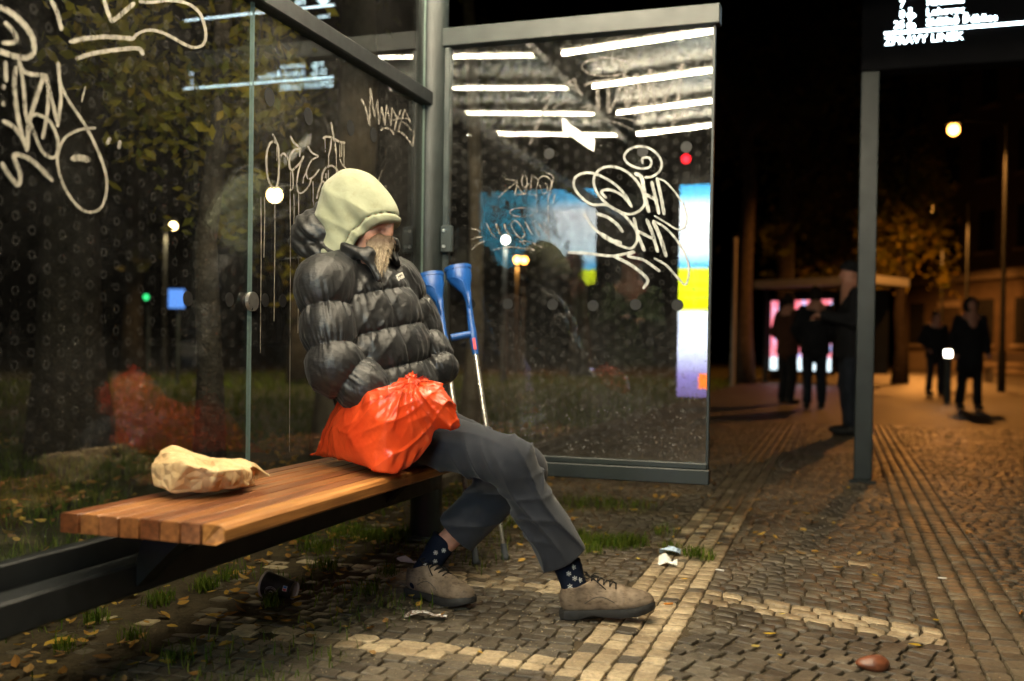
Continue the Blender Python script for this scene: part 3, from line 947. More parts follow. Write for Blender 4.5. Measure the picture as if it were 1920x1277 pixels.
put_leaf(1283, 1086, .03, 'yellow leaf on the light stone strip below the crumpled tissue')
put_leaf(1640, 1079, .026, 'orange leaf scrap on the dark cobbles below the sign post')
put_leaf(1755, 1163, .03, 'yellow leaf on the light band beside the right stone strip')
put_leaf(1118, 1036, .042, 'yellow leaf lying before the grass tuft behind the front shoe')
put_leaf(1196, 1048, .03, 'pale yellow leaf right of the grass tuft below the panel')
put_leaf(1095, 1022, .05, 'curled tan leaf at the left of the panel grass tuft')
put_leaf(865, 1020, .07, 'bright yellow leaf beside the left crutch foot')
put_leaf(975, 1022, .04, 'yellow leaf on the cobbles right of the crutch feet')
put_leaf(300, 1062, .07, 'long yellow leaf standing in grass left of the paper cup')
put_leaf(252, 1112, .06, 'broad yellow leaf on the litter below the bench corner')
put_leaf(215, 1163, .05, 'orange brown leaf on the dirt left of the cup')
put_leaf(115, 1205, .08, 'large pale leaf on the dirt near the left frame corner')
put_leaf(250, 1246, .035, 'round tan leaf on dark cobbles at the bottom left')
put_leaf(405, 1075, .05, 'upturned yellow leaf between the grass tufts by the cup')
put_leaf(900, 1223, .022, 'tiny orange leaf on the cobbles under the silver wrapper')
# ------------------------------------------------------------------ bus shelter
ANG_U, ANG_V = math.atan2(U[1], U[0]), math.atan2(V[1], V[0])
shelter = thing('bus_shelter', 'glass bus shelter with dark metal frame and scratched graffiti tags', 'bus shelter', st(S_GLASS, T_END))
def bar(name, s0, s1, t0, t1, z0, z1, mat, parent=shelter, bev=.004):
    return MB().box(st((s0 + s1) / 2, (t0 + t1) / 2, (z0 + z1) / 2), V, U, Zv, abs(s1 - s0) / 2, abs(t1 - t0) / 2, (z1 - z0) / 2, 0, bev).build(name, MAT[mat], parent)
def glass_sheet(name, a, b, z0, z1, mat, front, parent=shelter, th=.010):
    """sheet from ground point a to b; the face towards `front` carries print and grime"""
    a, b = np.array(a), np.array(b); L = np.linalg.norm(b - a); d = (b - a) / L
    ang = math.atan2(d[1], d[0]); yl = np.array([-d[1], d[0], 0])
    sg = 1 if yl @ front > 0 else -1
    h = th / 2
    vs_ = [(0, -h, 0), (L, -h, 0), (L, -h, z1 - z0), (0, -h, z1 - z0), (0, h, 0), (L, h, 0), (L, h, z1 - z0), (0, h, z1 - z0)]
    fs = [(0, 1, 2, 3), (5, 4, 7, 6), (4, 0, 3, 7), (1, 5, 6, 2), (3, 2, 6, 7), (4, 5, 1, 0)]
    mi = [1 if sg > 0 else 0, 0 if sg > 0 else 1, 2, 2, 2, 2]
    vs_ = [(x, y, z + z0) for x, y, z in vs_]
    me = mesh(name, vs_, fs, [MAT[mat], MAT['glass_clear'], MAT['glass_edge']], False, mi)
    o = new_obj(name, me, parent)
    o.location = a; o.rotation_euler = (0, 0, ang)
    return o
T_SEAM = 2.715
gA = glass_sheet('glass_panel', st(S_GLASS, -.6), st(S_GLASS, T_SEAM - .004), .37, 1.94, 'glass_back', V)
gB = glass_sheet('glass_panel', st(S_GLASS, T_SEAM + .006), st(S_GLASS, T_END - .085), .37, 1.94, 'glass_back_far', V)
gU = glass_sheet('glass_panel', st(S_GLASS, -.6), st(S_GLASS, T_END - .085), 1.995, 2.62, 'glass_top', V)
gE = glass_sheet('glass_panel', st(-1.665, T_END), st(-.508, T_END), .385, 2.21, 'glass_end', -U)
# column, rails
co_ = MB().tube([st(S_GLASS, T_END, 0), st(S_GLASS, T_END, 2.8)], .073, 28).build('column', MAT['grey_green_metal'], shelter); auto_smooth(co_, 50)
co_ = MB().tube([st(S_GLASS, T_END, 0), st(S_GLASS, T_END, .012)], .11, 28).build('base_plate', MAT['dark_metal'], shelter)
co_ = MB().tube([st(S_GLASS, -.69, 0), st(S_GLASS, -.69, 2.8)], .073, 28).build('column', MAT['grey_green_metal'], shelter); auto_smooth(co_, 50)
bar('rail', S_GLASS - .022, S_GLASS + .034, -.6, T_END - .06, 1.938, 1.998, 'black_metal')
bar('rail', S_GLASS - .014, S_GLASS + .012, -.6, T_END - .06, 2.62, 2.68, 'black_metal')
bar('rail', S_GLASS - .02, S_GLASS + .02, -.6, T_END - .06, .31, .372, 'black_metal')
bar('rail', -1.70, -.49, T_END - .03, T_END + .03, .31, .372, 'grey_green_metal')
bar('rail', -1.68, -.50, T_END - .017, T_END + .017, .372, .398, 'grey_green_metal')
bar('rail', -1.70, -.478, T_END - .034, T_END + .034, 2.205, 2.287, 'grey_green_metal')
bar('post', -1.692, -1.664, T_END - .02, T_END + .02, .372, 2.205, 'dark_metal')
bar('edge_trim', -.508, -.496, T_END - .012, T_END + .012, .372, 2.205, 'grey_green_metal', bev=.002)
hg = bar('hinge_plate', -1.69, -1.635, T_END - .045, T_END - .020, 1.285, 1.405, 'dark_metal')
for z in (1.312, 1.382):
    MB().disc(st(-1.672, T_END - .0455, z), -U, .0075, 12, 0, .004).build('screw', MAT['steel'], hg)
# joint clamps on the back glass seam
for z in (1.0, 1.62, .5):
    if z == 1.0:
        k_ = MB().disc(st(S_GLASS + .004, T_SEAM, z), V, .030, 28, 0, .012).build('clamp', MAT['steel'], shelter)
# black marker dots stuck on the glass
def dot(p, n, r=.029, parent=None):
    MB().disc(p, n, r, 22, 0, .0015).build('marker_dot', MAT['soft_black'], parent)
for px, py in ((505, 182), (578, 218), (657, 240), (700, 253)):
    q = onplane(px, py, st(S_GLASS + .006, 0), V); dot(q, V, .03, shelter)
for px, py in ((497, 563), (352, 560), (430, 562), (530, 564)):
    q = onplane(px, py, st(S_GLASS + .006, 0), V); dot(q, V, .022, shelter)
for px, py in ((882, 570), (952, 570), (1036, 571), (1112, 573), (1192, 571), (1270, 572), (1030, 288), (1205, 284), (1287, 276)):
    q = onplane(px, py, st(0, T_END - .006), U); dot(q, -U, .024, shelter)
# roof with light tubes (just above the picture; seen mirrored in the glass)
rs0, rs1 = S_GLASS - .2, S_GLASS + 1.62
def roof_z(s): return 2.78 + (s - S_GLASS) * .065
rf = MB()
rf.add([st(rs0, -1.1, roof_z(rs0)), st(rs1, -1.1, roof_z(rs1)), st(rs1, 4.5, roof_z(rs1)), st(rs0, 4.5, roof_z(rs0)),
        st(rs0, -1.1, roof_z(rs0) + .09), st(rs1, -1.1, roof_z(rs1) + .07), st(rs1, 4.5, roof_z(rs1) + .07), st(rs0, 4.5, roof_z(rs0) + .09)],
       [(0, 3, 2, 1), (4, 5, 6, 7), (0, 1, 5, 4), (1, 2, 6, 5), (2, 3, 7, 6), (3, 0, 4, 7)])
roof = rf.build('roof', MAT['dark_metal'], shelter)
for k in range(6):
    t = T_END - .28 - .82 * k
    a, b = st(S_GLASS + .08, t, roof_z(S_GLASS + .08) - .06), st(S_GLASS + 1.5, t, roof_z(S_GLASS + 1.5) - .06)
    MB().box((a + b) / 2 + np.array([0, 0, .035]), unit(b - a), U, np.cross(unit(b - a), U) * -1, .72, .028, .016).build('light_housing', MAT['roof_paint'], roof)
    o = MB().tube([a, b], .0125, 10).build('light_tube', MAT['tube_light'], shelter)
# advert light box closing the other end of the shelter
ad = thing('advert_lightbox', 'tall backlit advert panel in blue white and yellow mirrored in the end glass', 'advert panel', st(-.8, -.69))
bar('case', -1.42, -.18, -.80, -.695, .36, 2.43, 'black_metal', ad)
a0, a1 = st(-1.37, -.69), st(-.23, -.69)
me = mesh('screen', [(*a0[:2], .44), (*a1[:2], .44), (*a1[:2], 2.35), (*a0[:2], 2.35)], [(0, 1, 2, 3)], [MAT['advert_print']])
uvl = me.uv_layers.new(name='UVMap')
for i, c_ in enumerate(((0, 0), (1, 0), (1, 1), (0, 1))): uvl.data[i].uv = c_
new_obj('screen', me, ad)
bar('foot', -1.3, -1.2, -.78, -.71, 0, .36, 'black_metal', ad); bar('foot', -.4, -.3, -.78, -.71, 0, .36, 'black_metal', ad)

# ------------------------------------------------------------------ graffiti
def catmull(pts, n=7):
    pts = [np.array(p, float) for p in pts]
    if len(pts) < 3: return [pts[0] + (pts[-1] - pts[0]) * i / 6 for i in range(7)]
    q = [2 * pts[0] - pts[1]] + pts + [2 * pts[-1] - pts[-2]]; out = []
    for i in range(1, len(q) - 2):
        for k in range(n):
            t = k / n
            out.append(.5 * (2 * q[i] + (q[i + 1] - q[i - 1]) * t + (2 * q[i - 1] - 5 * q[i] + 4 * q[i + 1] - q[i + 2]) * t * t + (3 * q[i] - q[i - 1] - 3 * q[i + 1] + q[i + 2]) * t ** 3))
    return out + [pts[-1]]
def strokes(name, lst, org, sc, plane, n_, mat, parent, wmul=.88, lift=.0075):
    """each stroke: ([points], width) traced in the plane of the glass"""
    vv, ff = [], []
    depth = 0
    for pts, w in lst:
        c_ = catmull(pts)
        c_ = [np.array(org) + p * sc for p in c_]; hw = w * sc * wmul / 2
        m_ = len(c_)
        L_, R_ = [], []
        for i, p in enumerate(c_):
            d = c_[min(i + 1, m_ - 1)] - c_[max(i - 1, 0)]; d = d / (np.linalg.norm(d) + 1e-9)
            nn = np.array([-d[1], d[0]])
            e = min(i, m_ - 1 - i)
            ww = hw * (.82 if e == 0 else 1.0) * (1 + .08 * math.sin(i * 1.7 + w))
            L_.append(p + nn * ww); R_.append(p - nn * ww)
        # round ends
        d0 = unit(c_[0] - c_[1]); d1 = unit(c_[-1] - c_[-2])
        L_ = [c_[0] + d0 * hw * .6 + (L_[0] - c_[0]) * .45] + L_ + [c_[-1] + d1 * hw * .6 + (L_[-1] - c_[-1]) * .45]
        R_ = [c_[0] + d0 * hw * .6 + (R_[0] - c_[0]) * .45] + R_ + [c_[-1] + d1 * hw * .6 + (R_[-1] - c_[-1]) * .45]
        b = len(vv); k_ = len(L_)
        off = np.array(n_) * (lift + depth * .00012); depth += 1
        for a, c2 in zip(L_, R_):
            vv.append(onplane(a[0], a[1], plane, n_) + off); vv.append(onplane(c2[0], c2[1], plane, n_) + off)
        for i in range(k_ - 1): ff.append((b + 2 * i, b + 2 * i + 1, b + 2 * i + 3, b + 2 * i + 2))
    return new_obj(name, mesh(name, vv, ff, [MAT[mat]]), parent)
PB = st(S_GLASS, 0); PE = st(0, T_END)
def gchild(o):  # graffiti belongs to the shelter as a part
    return o
big = [([(-60, 40), (0, 50), (60, 85), (130, 150), (175, 230), (175, 300), (140, 330), (80, 325), (0, 300), (-50, 280)], 36), ([(15, 130), (60, 180), (78, 220), (60, 245), (0, 245)], 28),
       ([(275, 0), (310, 70), (335, 170)], 28), ([(575, -10), (600, 70), (622, 125)], 26), ([(622, 125), (680, 80), (750, 20)], 30),
       ([(780, 10), (850, 15), (950, 5), (1050, 20), (1120, 70), (1150, 140), (1160, 210), (1140, 258), (1090, 272), (1030, 250), (950, 205), (880, 178), (820, 175), (770, 195), (745, 222)], 20),
       ([(385, 240), (480, 220), (600, 212), (745, 222)], 30), ([(420, 335), (520, 305), (650, 285), (770, 278), (800, 310)], 28),
       ([(75, 385), (65, 480), (75, 600), (100, 740), (135, 850)], 28), ([(135, 860), (150, 700), (190, 560), (235, 430)], 30), ([(90, 350), (110, 400), (160, 425), (235, 430)], 28),
       ([(100, 380), (120, 520), (125, 620), (140, 700)], 24), ([(0, 690), (60, 725), (110, 790), (135, 850)], 28), ([(245, 430), (258, 520), (252, 640), (225, 790)], 24),
       ([(245, 440), (280, 580), (310, 700)], 24), ([(310, 720), (330, 560), (320, 440), (312, 360)], 24),
       ([(320, 460), (370, 570), (470, 720), (540, 860), (585, 990), (590, 1090), (560, 1180), (500, 1210), (430, 1180), (350, 1070), (310, 940), (320, 850), (360, 780), (440, 740), (525, 730)], 19),
       ([(150, 690), (180, 770), (220, 860), (270, 900), (305, 880), (310, 800), (270, 700), (200, 655), (170, 660)], 22),
       ([(-10, 930), (40, 1010), (85, 1055), (95, 990), (60, 890), (110, 890), (180, 930), (280, 1030)], 30), ([(395, 905), (440, 900), (485, 912)], 42), ([(608, 790), (594, 818)], 26), ([(664, 806), (660, 845)], 24),
       ([(467, 495), (446, 580)], 9), ([(10, 355), (15, 465)], 26), ([(0, 490), (0, 505)], 28), ([(0, 585), (0, 600)], 30)]
strokes('graffiti', big, (0, 0), .329, PB, V, 'marker_cream', shelter)
t2 = [([(235, 255), (170, 245), (125, 320), (106, 450), (115, 620), (140, 750), (200, 830), (240, 790), (262, 650), (268, 480), (300, 400), (340, 400), (385, 470), (400, 560), (430, 600), (480, 560), (540, 500), (575, 425)], 30),
      ([(185, 145), (220, 220), (255, 310), (264, 480)], 26), ([(410, 175), (450, 250), (525, 325), (460, 345), (410, 410), (393, 490), (400, 560)], 28), ([(540, 500), (505, 640), (490, 760), (500, 860), (540, 890), (600, 850), (650, 780), (668, 715)], 24),
      ([(430, 600), (442, 720), (432, 830), (400, 850)], 22), ([(625, 295), (680, 380), (755, 425), (680, 470), (630, 560), (608, 640), (630, 705), (670, 702), (720, 660), (770, 590)], 24), ([(600, 640), (572, 700), (565, 765)], 18),
      ([(740, 955), (770, 830), (812, 740), (850, 790), (872, 850)], 24), ([(800, 730), (815, 640), (860, 565), (930, 545), (990, 590), (1020, 660)], 28), ([(822, 200), (850, 180), (930, 190), (1020, 240), (1092, 255)], 32),
      ([(920, 0), (940, 120), (965, 250), (985, 400)], 26), ([(925, 200), (910, 330), (885, 420)], 22), ([(840, 190), (845, 370)], 13), ([(1030, 460), (1060, 530), (1110, 580)], 18)]
dr = [(885, 420, 570), (982, 400, 690), (1027, 260, 440), (1050, 260, 430), (1078, 260, 560), (880, 600, 745), (402, 620, 840), (228, 300, 480), (518, 340, 430), (685, 740, 1000), (843, 640, 700), (858, 640, 720)]
t2 += [([(x, a), (x + 2, (a + b) / 2), (x, b)], 12) for x, a, b in dr]
ld = [(25, 940, 2900), (70, 940, 1700), (198, 850, 2500), (393, 860, 4150), (500, 890, 2650), (440, 900, 1500), (690, 990, 1900)]
t2 += [([(x, a), (x + 4, a + (b - a) * .3), (x - 2, a + (b - a) * .7), (x - 8, b)], 11) for x, a, b in ld]
strokes('graffiti', t2, (480, 230), .1488, PB, V, 'marker_cream', shelter)
strokes('graffiti', [([(1570, 600), (1530, 700), (1518, 785)], 16)], (480, 230), .1488, PB, V, 'marker_thin', shelter)
strokes('graffiti', [([(1545, 810), (1620, 800), (1605, 870)], 14)], (480, 230), .1488, PB, V, 'marker_thin', shelter)
t3 = [([(340, 260), (420, 430), (490, 740)], 46), ([(490, 740), (498, 60)], 36), ([(505, 60), (580, 570)], 36), ([(580, 570), (632, 270)], 30), ([(632, 270), (660, 720)], 36), ([(660, 720), (710, 400)], 30), ([(710, 400), (765, 740)], 36),
      ([(765, 740), (800, 370)], 32), ([(800, 370), (880, 740)], 36), ([(880, 740), (895, 420)], 28), ([(895, 420), (985, 600)], 32), ([(985, 640), (1060, 460)], 32), ([(985, 620), (940, 830)], 34), ([(1130, 450), (1010, 840)], 34), ([(1130, 450), (1240, 690)], 30),
      ([(880, 650), (1060, 610), (1220, 620)], 26), ([(680, 830), (780, 790), (880, 830), (935, 910)], 36), ([(1000, 845), (1100, 895), (1200, 1010), (1278, 1130)], 38), ([(1278, 1130), (1300, 840)], 34), ([(1090, 680), (1180, 740), (1250, 830)], 28)]
strokes('graffiti', t3, (640, 160), .1018, PB, V, 'marker_thin', shelter)
e1 = [([(640, 205), (640, 165), (690, 160), (715, 200), (690, 240), (620, 248), (530, 215), (490, 160), (520, 100), (600, 68), (690, 80), (760, 130), (797, 200), (780, 270), (720, 315), (660, 322)], 21),
      ([(580, 290), (630, 320), (652, 420), (670, 520), (692, 605)], 34), ([(640, 450), (700, 480), (760, 510)], 30), ([(715, 360), (740, 460), (775, 620)], 30), ([(760, 330), (790, 470), (818, 625)], 30),
      ([(760, 330), (830, 360), (920, 460), (985, 570), (1005, 660), (980, 740), (920, 748), (840, 700), (740, 640)], 15),
      ([(550, 565), (500, 470), (400, 370), (270, 300), (170, 285), (90, 320), (75, 390), (120, 470), (220, 545), (340, 550), (470, 612), (540, 625), (610, 600), (657, 540), (640, 440), (590, 350), (500, 270), (400, 235), (310, 245), (250, 300), (240, 380), (280, 470), (370, 560), (470, 620), (540, 690), (590, 770), (592, 850), (550, 905), (470, 890), (350, 830), (240, 740), (180, 660), (160, 620)], 23),
      ([(340, 490), (300, 440), (370, 425), (470, 470), (550, 560)], 24), ([(260, 620), (350, 650), (430, 710), (475, 770)], 28), ([(460, 865), (380, 840), (300, 790)], 40),
      ([(570, 660), (600, 790), (655, 925)], 30), ([(590, 760), (650, 790), (730, 830)], 26), ([(675, 670), (720, 780), (765, 935)], 30), ([(730, 690), (780, 800), (835, 970)], 34),
      ([(730, 680), (830, 740), (930, 850), (1000, 980), (1022, 1100), (995, 1205), (930, 1150), (840, 1050), (740, 990)], 20),
      ([(30, 940), (200, 950), (400, 970), (570, 935), (520, 970), (640, 1000), (720, 1050), (780, 1095)], 25), ([(400, 970), (520, 1030), (620, 1100), (683, 1170), (650, 1235)], 28)]
strokes('graffiti', e1, (1060, 260), .2271, PE, -U, 'marker_white', shelter)
def ell_pts(cx, cy, rx, ry, a0=0., n=14): return [(cx + rx * math.cos(a0 + i * 2 * math.pi / n), cy + ry * math.sin(a0 + i * 2 * math.pi / n)) for i in range(n + 1)]
e2 = [([(530, 180), (600, 185), (680, 205)], 16), ([(680, 205), (560, 300), (440, 410)], 16), ([(680, 210), (650, 370)], 14), ([(650, 372), (800, 365), (920, 385)], 16), ([(680, 260), (760, 360), (800, 250), (790, 150), (750, 140), (735, 220), (770, 280), (830, 230)], 15),
      ([(860, 130), (840, 345)], 15), ([(860, 130), (940, 190), (920, 320), (930, 600)], 14), ([(940, 190), (1000, 140), (1070, 160), (1110, 220), (1085, 330)], 18), ([(1040, 95), (1130, 150), (1090, 330)], 22), ([(960, 250), (1000, 350), (1050, 340), (1055, 250), (1030, 230)], 13),
      ([(1110, 340), (1070, 400), (1068, 650), (1078, 960)], 14), ([(1150, 370), (1130, 480)], 18), (ell_pts(740, 595, 155, 55), 12), ([(410, 740), (460, 870)], 30), ([(510, 740), (570, 880)], 30),
      ([(600, 740), (650, 700), (720, 760), (772, 860), (740, 920), (680, 890), (620, 800), (600, 740)], 16), ([(780, 720), (870, 880)], 20), ([(860, 710), (960, 900)], 18), ([(880, 710), (930, 720), (1060, 880)], 18), ([(1010, 710), (1080, 890)], 22),
      ([(380, 1070), (500, 1040), (650, 1035), (900, 1075)], 18), ([(900, 1075), (710, 960)], 14), ([(710, 960), (830, 965), (985, 1035)], 16), ([(290, 730), (360, 860), (440, 940)], 16), ([(100, 800), (160, 812), (220, 840)], 24), ([(105, 940), (170, 910), (240, 905)], 22), ([(105, 1070), (180, 1000), (265, 960)], 22)]
strokes('graffiti', e2, (870, 310), .1488, PE, -U, 'marker_thin', shelter, .8)
mat_graffiti('marker_scratch', (.34, .31, .28), .36, 9)
e3 = [([(770, 300), (860, 265), (1050, 240)], 22), ([(890, 270), (900, 520)], 44), ([(990, 250), (990, 550)], 44), ([(1000, 550), (1060, 430), (1140, 190)], 30), ([(1140, 190), (1160, 520)], 40), ([(1170, 520), (1250, 190)], 36), ([(1260, 200), (1320, 570)], 44), ([(1330, 570), (1375, 160)], 40),
      ([(1390, 160), (1430, 540)], 34), ([(1460, 540), (1560, 330), (1680, 100)], 36), ([(1670, 110), (1640, 400), (1590, 660)], 44), ([(1620, 640), (1700, 540), (1800, 490)], 24), ([(1150, 460), (1250, 440), (1350, 450)], 20), ([(390, 440), (530, 330), (680, 240)], 16), ([(680, 240), (700, 320), (750, 390)], 34),
      ([(480, 510), (640, 420)], 14), ([(270, 840), (330, 690), (430, 470)], 34), (ell_pts(970, 130, 220, 85), 18), ([(750, 670), (900, 630), (1050, 640), (1220, 710)], 14), ([(1050, 590), (1200, 620), (1330, 690)], 14), ([(720, 610), (830, 490), (740, 510)], 18)]
strokes('graffiti', e3, (940, 100), .2031, PE, -U, 'marker_scratch', shelter)
pl = [(563, 605), (600, 610), (640, 660), (700, 695), (745, 730), (800, 770), (840, 770), (872, 805), (860, 912), (800, 880), (740, 838), (660, 780), (570, 722)]
vv = [onplane(940 + a * .2031, 100 + b * .2031, PE, U) - U * .0085 for a, b in pl]
new_obj('white_patch', mesh('white_patch', vv, [tuple(range(len(vv)))], [MAT['tissue']]), shelter)  # flat white patch lying on the end glass
# ------------------------------------------------------------------ bench
bench = thing('bench', 'wooden slatted bench on a dark steel beam inside the shelter', 'bench', st(-1.5, 1.9))
SEAT = .47
order = [2, 1, 0, 1, 2, 1, 2, 3]
for k in range(8):
    s = -1.705 + (k + .5) * .0548
    if k == 7:
        # front plank with rounded nose
        pr = [(-.0245, -.045), (.010, -.045), (.0245, -.036), (.0245, -.012), (.018, -.004), (.008, 0), (-.0245, 0)]
    else:
        pr = [(-.0245, -.045), (.0245, -.045), (.0245, -.003), (.0215, 0), (-.0215, 0), (-.0245, -.003)]
    b0, b1 = 1.86 + prng.uniform(-.004, .004), 3.95
    n_ = len(pr)
    vv = [st(s + x, b0 + (.010 if (k == 7 and x > .01) else 0), SEAT + z) for x, z in pr] + [st(s + x, b1, SEAT + z) for x, z in pr]
    ff = [(i, (i + 1) % n_, n_ + (i + 1) % n_, n_ + i) for i in range(n_)] + [tuple(range(n_))[::-1], tuple(range(n_, 2 * n_))]
    m_ = MB(); m_.add(vv, ff); m_.build('plank', MAT['bench_wood_%d' % order[k]], bench)
bar('beam', -1.735, -1.655, -.6, T_END - .08, .235, .315, 'black_metal', bench, .006)
for t in (2.10, 3.55):
    m_ = MB()
    a = .012
    for sg in (-1, 1):
        pass
    prof = [(-1.66, .25), (-1.66, .315), (-1.62, .424), (-1.34, .424), (-1.36, .408), (-1.50, .405), (-1.61, .30)]
    vv = [st(s, t - .035, z) for s, z in prof] + [st(s, t + .035, z) for s, z in prof]; n_ = len(prof)
    m_.add(vv, [tuple(range(n_))[::-1], tuple(range(n_, 2 * n_))] + [(i, (i + 1) % n_, n_ + (i + 1) % n_, n_ + i) for i in range(n_)])
    m_.build('bracket', MAT['black_metal'], bench)
# ------------------------------------------------------------------ the seated person
PRS = pt(745, 820, 3.33); PRS[2] = 0.47
man = thing('person', 'seated person in pale green hood and black puffer jacket slumped against the glass', 'person', PRS)
pel = pt(742, 800, 3.36); chest = pt(668, 560, 3.36); neck = pt(662, 488, 3.36)
fy = R(38); fdir = np.array([math.cos(fy), -math.sin(fy), 0]); rgt = np.array([-math.sin(fy), -math.cos(fy), 0])   # facing, his right
spine = unit(neck - pel); fwd = unit(fdir - spine * (fdir @ spine)); lat = np.cross(spine, fwd)   # lat -> his left or right
if lat @ rgt < 0: lat = -lat
SR, ER, WR = pt(606, 536, 3.21), pt(628, 688, 3.14), pt(744, 768, 3.14)
SL, EL_, WL = pt(742, 530, 3.50), pt(788, 618, 3.54), pt(826, 688, 3.44)
Lsp = np.linalg.norm(neck - pel)
def puff(x, amp, p=.42):            # x in baffle units; zero on the seam
    f = np.abs(np.sin(np.pi * x)); return amp * (f ** p - .5)
def gather(ang, x, amp, seed, dec=.2):
    fr = np.abs(x - np.round(x)); r_ = np.random.default_rng(seed); o = 0
    seam = np.round(x)
    for k in (19, 31, 47, 61): o = o + np.sin(k * ang * .5 + r_.uniform(0, 6) + seam * r_.uniform(1, 9) + 2 * np.sin(ang * 3 + seam))
    return amp * o * np.exp(-fr / dec)
def torso(P):
    a, b = pel - spine * .06, neck - spine * .015
    t = ((P - a) @ (b - a)) / ((b - a) @ (b - a)); tc = np.clip(t, 0, 1)
    q = P - a - tc[:, None] * (b - a)
    x, y, z = q @ lat, q @ fwd, q @ spine
    L_ = np.linalg.norm(b - a)
    bx = tc * L_ / .128 + .12 * (y > 0) * 0
    ang = np.arctan2(y, x)
    ra = np.interp(tc, [0, .3, .6, .82, .95, 1], [.178, .19, .2, .185, .125, .09]); rb = np.interp(tc, [0, .3, .6, .82, .95, 1], [.135, .148, .142, .128, .098, .08])
    w = np.clip((1 - tc) * 5, 0, 1)
    e = puff(bx, .024) * w + gather(ang, bx, .0026, 3, .3) * w
    # zip down the front
    zg = np.exp(-((x - .005) / .012) ** 2) * (y > 0) * .012
    k = np.sqrt((x / ra) ** 2 + (y / rb) ** 2 + 1e-9)
    d = (k - 1) * np.minimum(ra, rb)
    d = np.sqrt(np.maximum(d, 0) ** 2 + z ** 2) + np.minimum(d, 0)
    return d - e + zg
def sleeve(P, a, b, r1, r2, per, ph, seed):
    L_ = np.linalg.norm(b - a); ax = unit(b - a); s1 = unit(np.cross(ax, [.3, .2, 1])); s2 = np.cross(ax, s1)
    def prof(P_, t):
        q = P_ - a; x = (t * L_ / per + ph); ang = np.arctan2(q @ s1, q @ s2)
        return puff(x, .023) + gather(ang, x, .0024, seed, .3)
    return rcone(P, a, b, r1, r2, prof)
def crease(P, ax, freq, seed, amp, pw=4.0):
    ph = (P @ ax) * freq / 6.283 + .45 * sinnoise(P, 13, seed, 4)
    tri = 1 - np.abs(2 * (ph - np.floor(ph)) - 1)
    return -amp * (tri ** pw - 1 / (pw + 1)) * np.clip(sinnoise(P, 12, seed + 1, 4) * .8 + .25, 0, 1)
def jacket(P):
    d = torso(P)
    dn = smin(sleeve(P, SR, ER, .080, .078, .135, .42, 5), sleeve(P, ER, WR, .080, .060, .112, .45, 6), .022)
    dn = smin(dn, rcone(P, SR + (neck - SR) * .05, neck + (SR - neck) * .25, .082, .07), .05)
    df = smin(sleeve(P, SL, EL_, .082, .070, .105, .2, 7), sleeve(P, EL_, WL, .068, .056, .1, .4, 8), .022)
    df = smin(df, ellip(P, SL + (neck - SL) * .25, (.085, .085, .075)), .03)
    d = smin(d, dn, .014); d = smin(d, df, .018)
    d = d + .0016 * sinnoise(P, 85, 41, 6) * np.clip(sinnoise(P, 14, 5, 4) + .4, 0, 1) + .0045 * sinnoise(P, 22, 42, 5) + crease(P, unit(np.array([.7, .3, -.6])), 120, 61, .004) + crease(P, unit(np.array([.4, .2, .9])), 95, 71, .004) + crease(P, unit(np.array([.9, .1, .1])), 150, 76, .0045)
    return d
allp = np.array([pel, neck, SR, ER, WR, SL, EL_, WL])
sdf_obj('jacket', jacket, allp.min(0) - .22, allp.max(0) + .16, .0046, MAT['jacket_nylon'], man, 1)
# collar and the jacket's own hood bunched behind the neck
ncen = pt(686, 470, 3.36); nax = unit(pt(672, 430, 3.36) - pt(690, 490, 3.33))
hoodb = pt(600, 435, 3.37)
def collar(P):
    q = P - ncen; z = q @ nax; rad = q - z[:, None] * nax
    f_ = unit(np.array([1, -.35, 0])); l_ = np.cross(nax, f_); f_ = np.cross(l_, nax)
    x, y = rad @ f_, rad @ l_
    k = np.sqrt((x / .098) ** 2 + (y / .09) ** 2 + 1e-9)
    ring = np.abs(k - 1 - z * .6) * .09 - .015
    d = np.maximum(ring, np.abs(z + .005 + .22 * x) - .045)
    # open at the front (throat)
    near_ = q @ np.array([0, -1.0, 0])
    d = smax(d, np.minimum(near_ + .018, x + .035), .02)      # near side lies open below the beard
    back = ellip(P, hoodb, (.062, .085, .088), frame(pt(585, 470, 3.37) - pt(615, 390, 3.37)))
    back = np.minimum(back, rcone(P, pt(585, 468, 3.34), pt(658, 482, 3.26), .036, .022)); back = smin(back, rcone(P, pt(608, 402, 3.38), pt(575, 450, 3.38), .048, .056), .03)
    back = smin(back, rcone(P, pt(648, 468, 3.27), pt(690, 480, 3.245), .024, .019), .02); back = smin(back, rcone(P, pt(690, 480, 3.245), pt(708, 524, 3.235), .018, .010), .02)
    fold = .004 * sinnoise(P, 60, 9, 5) + .004 * np.sin((P @ unit(pt(640, 380, 3.36) - pt(560, 470, 3.36))) * 150 + 2 * sinnoise(P, 20, 3, 4))
    return smin(d, back, .02) + fold
sdf_obj('jacket_collar', collar, ncen - np.array([.27, .22, .2]), ncen + np.array([.17, .2, .22]), .0055, MAT['jacket_nylon'], man, 1)
